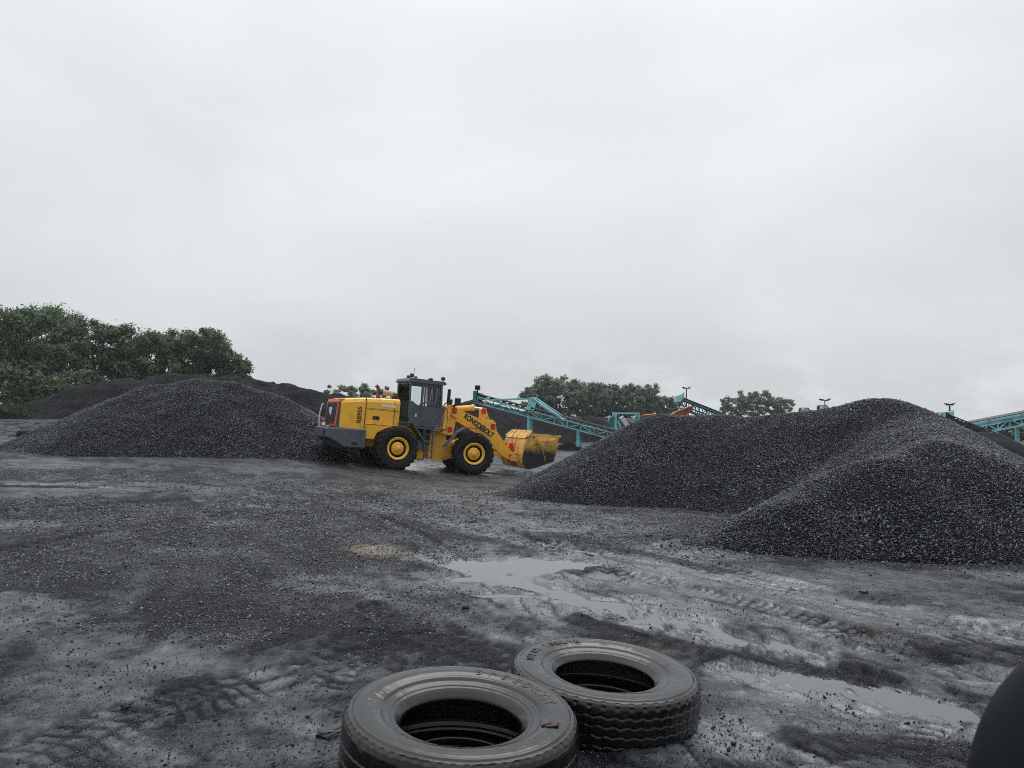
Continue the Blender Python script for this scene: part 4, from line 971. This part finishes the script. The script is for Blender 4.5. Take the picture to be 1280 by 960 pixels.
hA = at(599, 496, 46.5); tA = at(812, 553, 44.0)
cA, Mx = conveyor('belt_conveyor', 'long turquoise truss conveyor rising left over the coal heap', hA, tA, .8, .38, 13, M['turq'], [(.31, 0, 0), (.60, 0, .0)], load=M['load'], rail=False, chord=.07, web=.045)
d_ = (tA - hA); hzA = Vector((d_.x, d_.y, 0)).normalized(); aA = hzA.cross(Vector((0, 0, 1)))
mt_ = at(667, 498, 46); mb_ = at(667, 530, 46)
for s in (-1, 1):
    b = MB(Mx); q = Vector(mt_) + aA * s * .55; b.bar(q, hA.lerp(tA, .31) + aA * s * .55, .22, .16, (0, 1, 0)); b.build('mast', M['turq'], cA)
    b = MB(Mx); b.bar(q, hA.lerp(tA, .08) + aA * s * .55, .08, .08); b.bar(q, hA.lerp(tA, .52) + aA * s * .55, .16, .12); b.build('stay', M['turq'], cA)
b = MB(Mx); b.bar(Vector(mt_) - aA * .6, Vector(mt_) + aA * .6, .16, .16); b.build('mast_beam', M['turq'], cA)
b = MB(Mx); q = Vector(hA); b.box(q.x - .35, q.x - .15, q.y - .5, q.y + .5, q.z - .7, q.z + .35); b.build('head_guard', M['turq_dark'], cA)

def lamp_post(label, px, py, D, k=.45, heads=2, tilt=.15):
    p = at(px, py, D); z0 = float(g(p.x, p.y)) - .1
    r = empty('floodlight_pole', (p.x, p.y, z0)); tag(r, label, 'floodlight', 'floodlight poles of the plant')
    H = p.z - z0
    b = MB(); b.tube([(0, 0, 0), (0, 0, H)], [.06, .04]); b.build('pole', M['dark'], r)
    if heads == 2:
        b = MB(); b.bar((-.55 * k, 0, H + .03), (.55 * k, 0, H + .03), .05, .05); b.build('crossbar', M['dark'], r)
        for s in (-1, 1):
            b = MB(Matrix.Translation((s * .42 * k, 0, H + .08)) @ Matrix.Rotation(s * tilt * -2.0 - .1, 4, 'Y')); b.bbox(-.30 * k, .30 * k, -.22 * k, .22 * k, -.06 * k, .09 * k, .03 * k); b.build('lamp_head', M['black'], r)
    else:
        b = MB(Matrix.Translation((0, 0, H + .1))); b.bbox(-.16, .16, -.12, .12, -.12, .16, .04); b.build('lamp_head', M['black'], r)
    return r
lamp_post('twin floodlight on the pole beside the pale turquoise head at the middle heap crest', 858, 486, 60)
lamp_post('tilted twin floodlight on a thin pole left of the highest right crest', 1031, 501, 62, .62)
lamp_post('twin floodlight above the turquoise conveyor head right of the heap', 1187, 507, 40, .36, tilt=.1)
lamp_post('small single lamp above the upper end of the long conveyor', 597, 487, 46.2, heads=1)
lamp_post('pale slim lamp pole standing before the middle trees', 700, 498, 78, heads=1).children[0].data.materials[0] = M['turq_pale']

# dark conveyor behind the middle crest with its pale head
hB = at(851, 499, 60); tB = at(935, 532, 60)
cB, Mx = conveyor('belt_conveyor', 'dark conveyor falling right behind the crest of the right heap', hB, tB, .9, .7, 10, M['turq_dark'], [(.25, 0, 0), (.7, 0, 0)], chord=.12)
b = MB(Mx); q = hB; b.prism([(q.x - .45, q.z - .22), (q.x - .1, q.z - .2), (q.x + .16, q.z + .2), (q.x + .18, q.z + .55), (q.x - .08, q.z + .36), (q.x - .42, q.z + .24)], q.y - .5, q.y + .5); b.build('head_hood', M['turq_pale'], cB)
b = MB(Mx); b.box(q.x - .42, q.x + .06, q.y - .45, q.y + .45, q.z - .38, q.z - .22); b.build('head_chute', M['turq_dark'], cB)
def stub(label, px, py, D, ex_px):
    h = at(px, py, D); t = at(px + ex_px, py + 26, D + 3)
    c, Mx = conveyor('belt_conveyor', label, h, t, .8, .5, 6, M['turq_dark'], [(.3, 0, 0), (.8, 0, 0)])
    b = MB(Mx); b.prism([(h.x - .27, h.z - .6), (h.x + .27, h.z - .6), (h.x + .24, h.z + .05), (h.x + .14, h.z + .16), (h.x - .15, h.z + .16), (h.x - .25, h.z + .02)], h.y - .4, h.y + .4); b.build('head_hood', M['turq_pale'], c)
    return c, Mx, h
stub('short conveyor whose square pale turquoise hood peeps over the crest near the tilted floodlight', 1028, 510, 62, 40)
c_, Mx, h = stub('short conveyor with dark-tipped turquoise hood peeping over the crest right of the far bushes', 1005, 513, 64, 50)
b = MB(Mx); b.bar(h + Vector((-.2, -.4, .0)), h + Vector((-.7, -.4, -.35)), .1, .14); b.build('chute_lip', M['orange'], c_)
# right edge: turquoise conveyor and two dark ones under one head
h1 = at(1340, 507, 41); t1 = at(1194, 535, 40)
cC, Mx = conveyor('belt_conveyor', 'turquoise truss conveyor climbing out of the picture at right', h1, t1, .9, .45, 10, M['turq'], [(.42, 0, 0)])
for s in (-1, 1):
    b = MB(Mx); a_ = (h1 - t1).normalized().cross(Vector((0, 0, 1))).normalized() * .47 * s; o2 = Vector((0, 0, .02)); b.bar(t1 + a_ + o2, h1 + a_ + o2, .05, .26); b.build('side_stringer', M['turq'], cC)
for px0, py0, px1, py1 in ((1245, 532, 1262, 549), (1248, 531, 1268, 549)):
    b = MB(Mx); q0 = at(px0, py0, 41); q1 = at(px1, py1, 39.5); b.bar(q0, (q1.x, q1.y, q1.z - 1.2), .09, .09); b.build('brace', M['turq'], cC)
hD = at(1183, 521, 40); tD = at(1262, 552, 38.5)
cD, Mx = conveyor('belt_conveyor', 'dark twin-beam conveyor with square turquoise head right of the big heap', hD, tD, .8, .5, 8, M['dark'], [(.3, 0, 0), (.75, 0, 0)], chord=.14)
b = MB(Mx); q = hD; b.prism([(q.x - .36, q.z - .20), (q.x + .08, q.z - .26), (q.x + .24, q.z + .12), (q.x + .22, q.z + .36), (q.x + .12, q.z + .26), (q.x - .28, q.z + .25)], q.y - .3, q.y + .3); b.build('head_hood', M['turq_pale'], cD)
b = MB(Mx); b.prism([(q.x - .18, q.z - .28), (q.x + .22, q.z - .1), (q.x + .70, q.z - .62), (q.x + .55, q.z - .86), (q.x + .30, q.z - .86)], q.y - .35, q.y + .35); b.build('head_chute', M['turq'], cD)

# crusher frame, hopper and orange screen behind the middle of the heap
def plant():
    D = 52; p = at(781, 530, D); z0 = float(g(p.x, p.y)) - .1
    r = empty('jaw_crusher', (p.x, p.y, z0)); tag(r, 'turquoise crusher frame with slanting pale chute where the long conveyor ends', 'crusher')
    S = D / F_PX; W = lambda px, py: ((px - 781) * S, at(px, py, D).z - z0)
    for px in (768, 797):
        for y in (-.6, .6):
            x, z = W(px, 516); b = MB(); b.bar((x, y, 0), (x, y, z), .14, .14, (0, 1, 0)); b.build('leg', M['turq'], r)
    b = MB()
    x0, z0_ = W(768, 516.5); x1, _ = W(797, 516.5)
    for y in (-.6, .6): b.bar((x0, y, z0_), (x1, y, z0_), .1, .1)
    for x in (x0, x1): b.bar((x, -.6, z0_), (x, .6, z0_), .1, .1)
    b.build('top_frame', M['turq_pale'], r)
    a, c = W(776, 521), W(787, 537)
    b = MB(); b.bar((a[0], -.1, a[1]), (c[0], -.1, c[1]), .45, .28, (0, 0, 1)); b.build('chute', M['white'], r)
    a, c = W(771, 526), W(778, 542); b = MB()
    for y in (-.4, .4): b.bar((a[0], y, a[1]), (c[0], y, c[1]), .12, .12)
    b.build('brace', M['turq'], r)
    a, c = W(764, 520), W(770, 534); b = MB(); b.cyl(((a[0] + c[0]) / 2, -.35, (a[1] + c[1]) / 2), ((a[0] + c[0]) / 2, .35, (a[1] + c[1]) / 2), .38, n=20); b.build('flywheel', M['turq_dark'], r)
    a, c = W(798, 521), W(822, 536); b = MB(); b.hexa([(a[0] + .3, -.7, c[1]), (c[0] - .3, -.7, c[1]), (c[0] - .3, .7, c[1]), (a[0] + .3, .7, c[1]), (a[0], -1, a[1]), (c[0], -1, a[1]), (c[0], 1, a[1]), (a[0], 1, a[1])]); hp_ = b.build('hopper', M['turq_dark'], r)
    b = MB(); b.box(a[0], c[0], -1.04, -1.0, a[1] - .05, a[1] + .06); b.build('rim', M['grey'], hp_)
    D2 = 58
    p = at(836, 516, D2); z1 = float(g(p.x, p.y)) - .1
    s = empty('screening_machine', (p.x, p.y, z1)); tag(s, 'orange screening machine half hidden behind the heap crest below the twin floodlight', 'screen')
    S2 = D2 / F_PX; W2 = lambda px, py: ((px - 836) * S2, at(px, py, D2).z - z1)
    a, c, e = W2(841, 515), W2(861, 509), W2(861, 515)
    b = MB(); b.hexa([(a[0], -.8, a[1] - .6), (e[0], -.8, e[1]), (e[0], .8, e[1]), (a[0], .8, a[1] - .6), (a[0], -.8, a[1] - .1), (c[0], -.8, c[1]), (c[0], .8, c[1]), (a[0], .8, a[1] - .1)]); b.build('screen_box', M['orange'], s)
    b = MB()
    for i in range(6):
        t = i / 5; x = a[0] + (c[0] - a[0]) * t; z = a[1] - .1 + (c[1] - a[1] + .1) * t
        b.bar((x, -.84, z - .5), (x, -.84, z + .05), .09, .06, (0, 1, 0))
    b.bar((a[0], -.83, a[1] - .06), (c[0], -.83, c[1] + .04), .06, .09); b.build('rib', M['rust'], s)
    for x in (a[0] + .6, e[0] - .4):
        for y in (-.7, .7): b = MB(); b.bar((x, y, 0), (x, y, a[1] - .4), .16, .16, (0, 1, 0)); b.build('leg', M['turq_dark'], s)
    a = W2(806, 519); b = MB(); b.hexa([(a[0] - .1, -.5, a[1] - .15), (a[0] + .6, -.5, a[1] - .2), (a[0] + .6, .5, a[1] - .2), (a[0] - .1, .5, a[1] - .15), (a[0] - .15, -.6, a[1]), (a[0] + .7, -.6, a[1] + .12), (a[0] + .7, .6, a[1] + .12), (a[0] - .15, .6, a[1])]); b.build('feed_tray', M['orange_red'], s)
plant()

# rubber pipe lying behind the left heap
a = atg(24, 545); bq = atg(70, 542)
pr = empty('rubber_pipe', (a.x, a.y, a.z)); tag(pr, 'dark thick pipe lying on the wet ground at the foot of the left heap', 'pipe')
b = MB(); b.cyl((0, 0, .14), (bq.x - a.x + .6, .3, .14), .17, n=18); b.build('pipe_body', M['rubber'], pr)
b = MB(); b.lathe([(.13, 0), (.13, .3)], (0, 0, 0), 16); b.M = Matrix(); 
b = MB(); b.cyl((-.05, -.005, .14), (.02, 0, .14), .19, n=18); b.build('end_collar', M['black'], pr)

# ------------------------------------------------------------------ trees
def leaves(C, rad, n, size, flat=.75):
    ci = rng.integers(0, len(C), n)
    d = rng.normal(size=(n, 3)); d /= np.linalg.norm(d, axis=1)[:, None]
    rr = np.abs(rng.normal(.62, .36, n))
    P = C[ci] + d * (rr * rad[ci])[:, None] * np.array([1, 1, flat])
    nrm = d * .6 + rng.normal(0, .7, (n, 3)) + np.array([0, 0, .6]); nrm /= np.linalg.norm(nrm, axis=1)[:, None]
    a = np.cross(nrm, rng.normal(size=(n, 3))); a /= np.linalg.norm(a, axis=1)[:, None]; b = np.cross(nrm, a)
    s = (size * rng.uniform(.55, 1.3, n))[:, None]
    k = rng.uniform(.35, .6, (n, 1))
    V = np.stack([P + a * s, P + b * s * k + nrm * s * .15, P - a * s, P - b * s * k + nrm * s * .15], 1)
    return V.reshape(-1, 3), np.arange(n * 4).reshape(n, 4), ci
def tree(name, label, x, y, H, Rw, mt, nl=7000, size=.28, group=None, z0=None, low=.28, seed=0, cat='tree', nclump=34):
    z0 = float(g(x, y)) - .1 if z0 is None else z0
    r = empty(name, (x, y, z0)); tag(r, label, cat, group)
    rs = np.random.default_rng(seed + 100)
    # clumps spread through an uneven crown
    cs = []
    for i in range(nclump):
        u = rs.random() ** .8; h = low + (1 - low) * u
        wmax = Rw * (math.sin(math.pi * min(1, .18 + .82 * (1 - (h - low) / (1 - low)) ** .75)) ** .6 + .12)
        th = rs.uniform(0, 2 * math.pi); q = wmax * math.sqrt(rs.random()) * .92
        cs.append((q * math.cos(th), q * math.sin(th) * .8, h * H - rs.uniform(.0, .08) * H))
    C = np.array(cs); rad = rs.uniform(.06, .15, nclump) * (H * .5 + Rw * .5)
    V, F, ci = leaves(C, rad, nl, size)
    tint = np.clip(rs.normal(.46, .22, nclump), 0, 1)[ci] + rng.normal(0, .12, nl)
    np_mesh('crown', V, F, mt, r, attrs={'tint': np.repeat(np.clip(tint, 0, 1), 4)})
    b = MB(); lean = rs.uniform(-.3, .3, 2)
    b.tube([(0, 0, -.2), (lean[0] * .3, lean[1] * .3, H * .25), (lean[0], lean[1], H * .5), (lean[0] * 1.4, lean[1], H * .82)], [H * .020, H * .015, H * .010, H * .003], 8)
    for i in range(min(nclump, 14)):
        c = cs[i]; s0 = max(.12, c[2] / H * .6) * H
        b.tube([(lean[0] * s0 / H * 2, lean[1] * s0 / H * 2, s0), (c[0] * .5, c[1] * .5, (s0 + c[2]) / 2 + .2), c], [H * .008, H * .005, H * .002], 5)
    b.build('trunk', M['bark'], r)
    return r
# left row (top pixel gives the height)
row = [(-40, 392, 70, 3.9, 'broad tree cut by the left picture edge'), (28, 384, 72, 3.8, 'tall tree first from the left picture edge in the left row'), (66, 386, 80, 3.6, 'feathery-topped tree rising above its neighbours near the left edge'),
       (112, 399, 78, 4.0, 'rounded dark tree behind the left end of the coal bank'), (160, 410, 80, 3.8, 'dense tree above the dip of the coal bank ridge'), (205, 418, 82, 3.8, 'lower tree between two denser ones above the left heap'),
       (246, 412, 84, 4.0, 'tall grey-green tree near the right end of the left row'), (281, 434, 86, 2.6, 'last small tree at the right end of the left row')]
for i, (px, py, D, rw, lb) in enumerate(row):
    p = at(px, py, D); z0 = float(g(p.x, p.y)) - .1
    tree('broadleaf_tree', lb, p.x, p.y, p.z - z0, rw, M['leaf'], 17000, .19, 'tree row behind the left coal bank', z0, .16, i, nclump=110)
for i, (px, py, D, rw, lb) in enumerate([(12, 455, 64, 2.6, 'bushy young tree at the foot of the row by the left edge'), (66, 470, 66, 2.4, 'low leafy bush where the coal bank starts'), (104, 462, 70, 2.6, 'dark bushy undergrowth tree beside the coal bank')]):
    p = at(px, py, D); z0 = float(g(p.x, p.y)) - .1
    tree('young_tree', lb, p.x, p.y, p.z - z0, rw, M['leaf'], 5200, .19, 'undergrowth below the left row', z0, .06, 20 + i, nclump=60)
mid = [(p_[0] + 14,) + p_[1:] for p_ in [(662, 485, 140, 3.4, 'tree with a jutting left branch above the conveyor mast'), (686, 471, 140, 5.0, 'tallest dark tree of the middle group'), (716, 479, 142, 4.6, 'tree right behind the pale lamp pole'), (738, 487, 145, 4.4, 'lighter green tree in the dip of the middle group'),
       (762, 481, 146, 4.6, 'spiky-topped tree in the right half of the middle group'), (791, 481, 150, 4.4, 'loose-crowned tree with sky gaps at its left in the middle group'), (818, 498, 155, 3.0, 'small last tree of the middle group above the orange machine')]]
for i, (px, py, D, rw, lb) in enumerate(mid):
    p = at(px, py, D); z0 = float(g(p.x, p.y)) - .1
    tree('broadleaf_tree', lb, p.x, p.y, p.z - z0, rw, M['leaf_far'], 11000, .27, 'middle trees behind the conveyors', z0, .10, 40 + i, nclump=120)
far = [(920, 497, 190, 4.0, 'leftmost round bush-like tree over the dip of the right heap'), (945, 489, 190, 4.6, 'tallest tree of the far clump over the right heap'), (972, 496, 192, 4.2, 'right tree of the far clump with thin upright twigs'), (1272, 544, 70, 1.6, 'small bush under the conveyor at the right picture edge')]
for i, (px, py, D, rw, lb) in enumerate(far):
    p = at(px, py, D); z0 = float(g(p.x, p.y)) - .1
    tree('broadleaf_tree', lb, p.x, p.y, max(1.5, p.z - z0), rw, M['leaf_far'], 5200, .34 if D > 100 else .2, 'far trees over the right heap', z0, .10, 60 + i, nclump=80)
for i, (px, py, D, rw, lb) in enumerate([(420, 481, 110, 2.6, 'thin bush on the skyline above the loader tail'), (445, 481, 110, 2.6, 'sparse bush on the skyline over the engine hood'), (468, 485, 112, 2.4, 'sparse shrub just left of the exhaust stack')]):
    p = at(px, py, D); z0 = float(g(p.x, p.y)) - .1
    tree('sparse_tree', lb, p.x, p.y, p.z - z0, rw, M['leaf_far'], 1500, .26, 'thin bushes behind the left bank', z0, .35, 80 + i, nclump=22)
# grass tuft at the far left foot of the bank
n = 2600; p = at(14, 512, 58)
x = p.x + rng.normal(0, 1.6, n); y = p.y + 1 + rng.normal(0, 1.2, n); z = g(x, y) + .55 * np.exp(-((x - p.x) / 2.5) ** 2)
a = rng.uniform(0, 2 * np.pi, n); hgt = rng.uniform(.25, .75, n); dx = np.cos(a) * .05; dy = np.sin(a) * .05; lx = rng.normal(0, .15, n)
V = np.stack([np.stack([x - dx, y - dy, z], -1), np.stack([x + dx, y + dy, z], -1), np.stack([x + lx, y + lx * .3, z + hgt], -1)], 1).reshape(-1, 3)
o = np_mesh('grass', V, np.arange(n * 3).reshape(n, 3), M['grass'], attrs={'tint': np.repeat(rng.random(n), 3)}); tag(o, 'yellow-green grass below the trees at the left edge', 'grass', kind='stuff')

# ------------------------------------------------------------------ the damp air over the yard
hz = MB().box(-230, 230, -12, 222, -4, 17)
hm = bpy.data.materials.new('damp_air'); hm.use_nodes = True
t = hm.node_tree; t.nodes.clear(); ho = t.nodes.new('ShaderNodeOutputMaterial'); pv = t.nodes.new('ShaderNodeVolumePrincipled')
pv.inputs['Color'].default_value = (.93, .97, 1, 1); pv.inputs['Density'].default_value = .00034; pv.inputs['Anisotropy'].default_value = .3
t.links.new(pv.outputs[0], ho.inputs['Volume'])
tag(hz.build('haze', hm), kind='stuff')
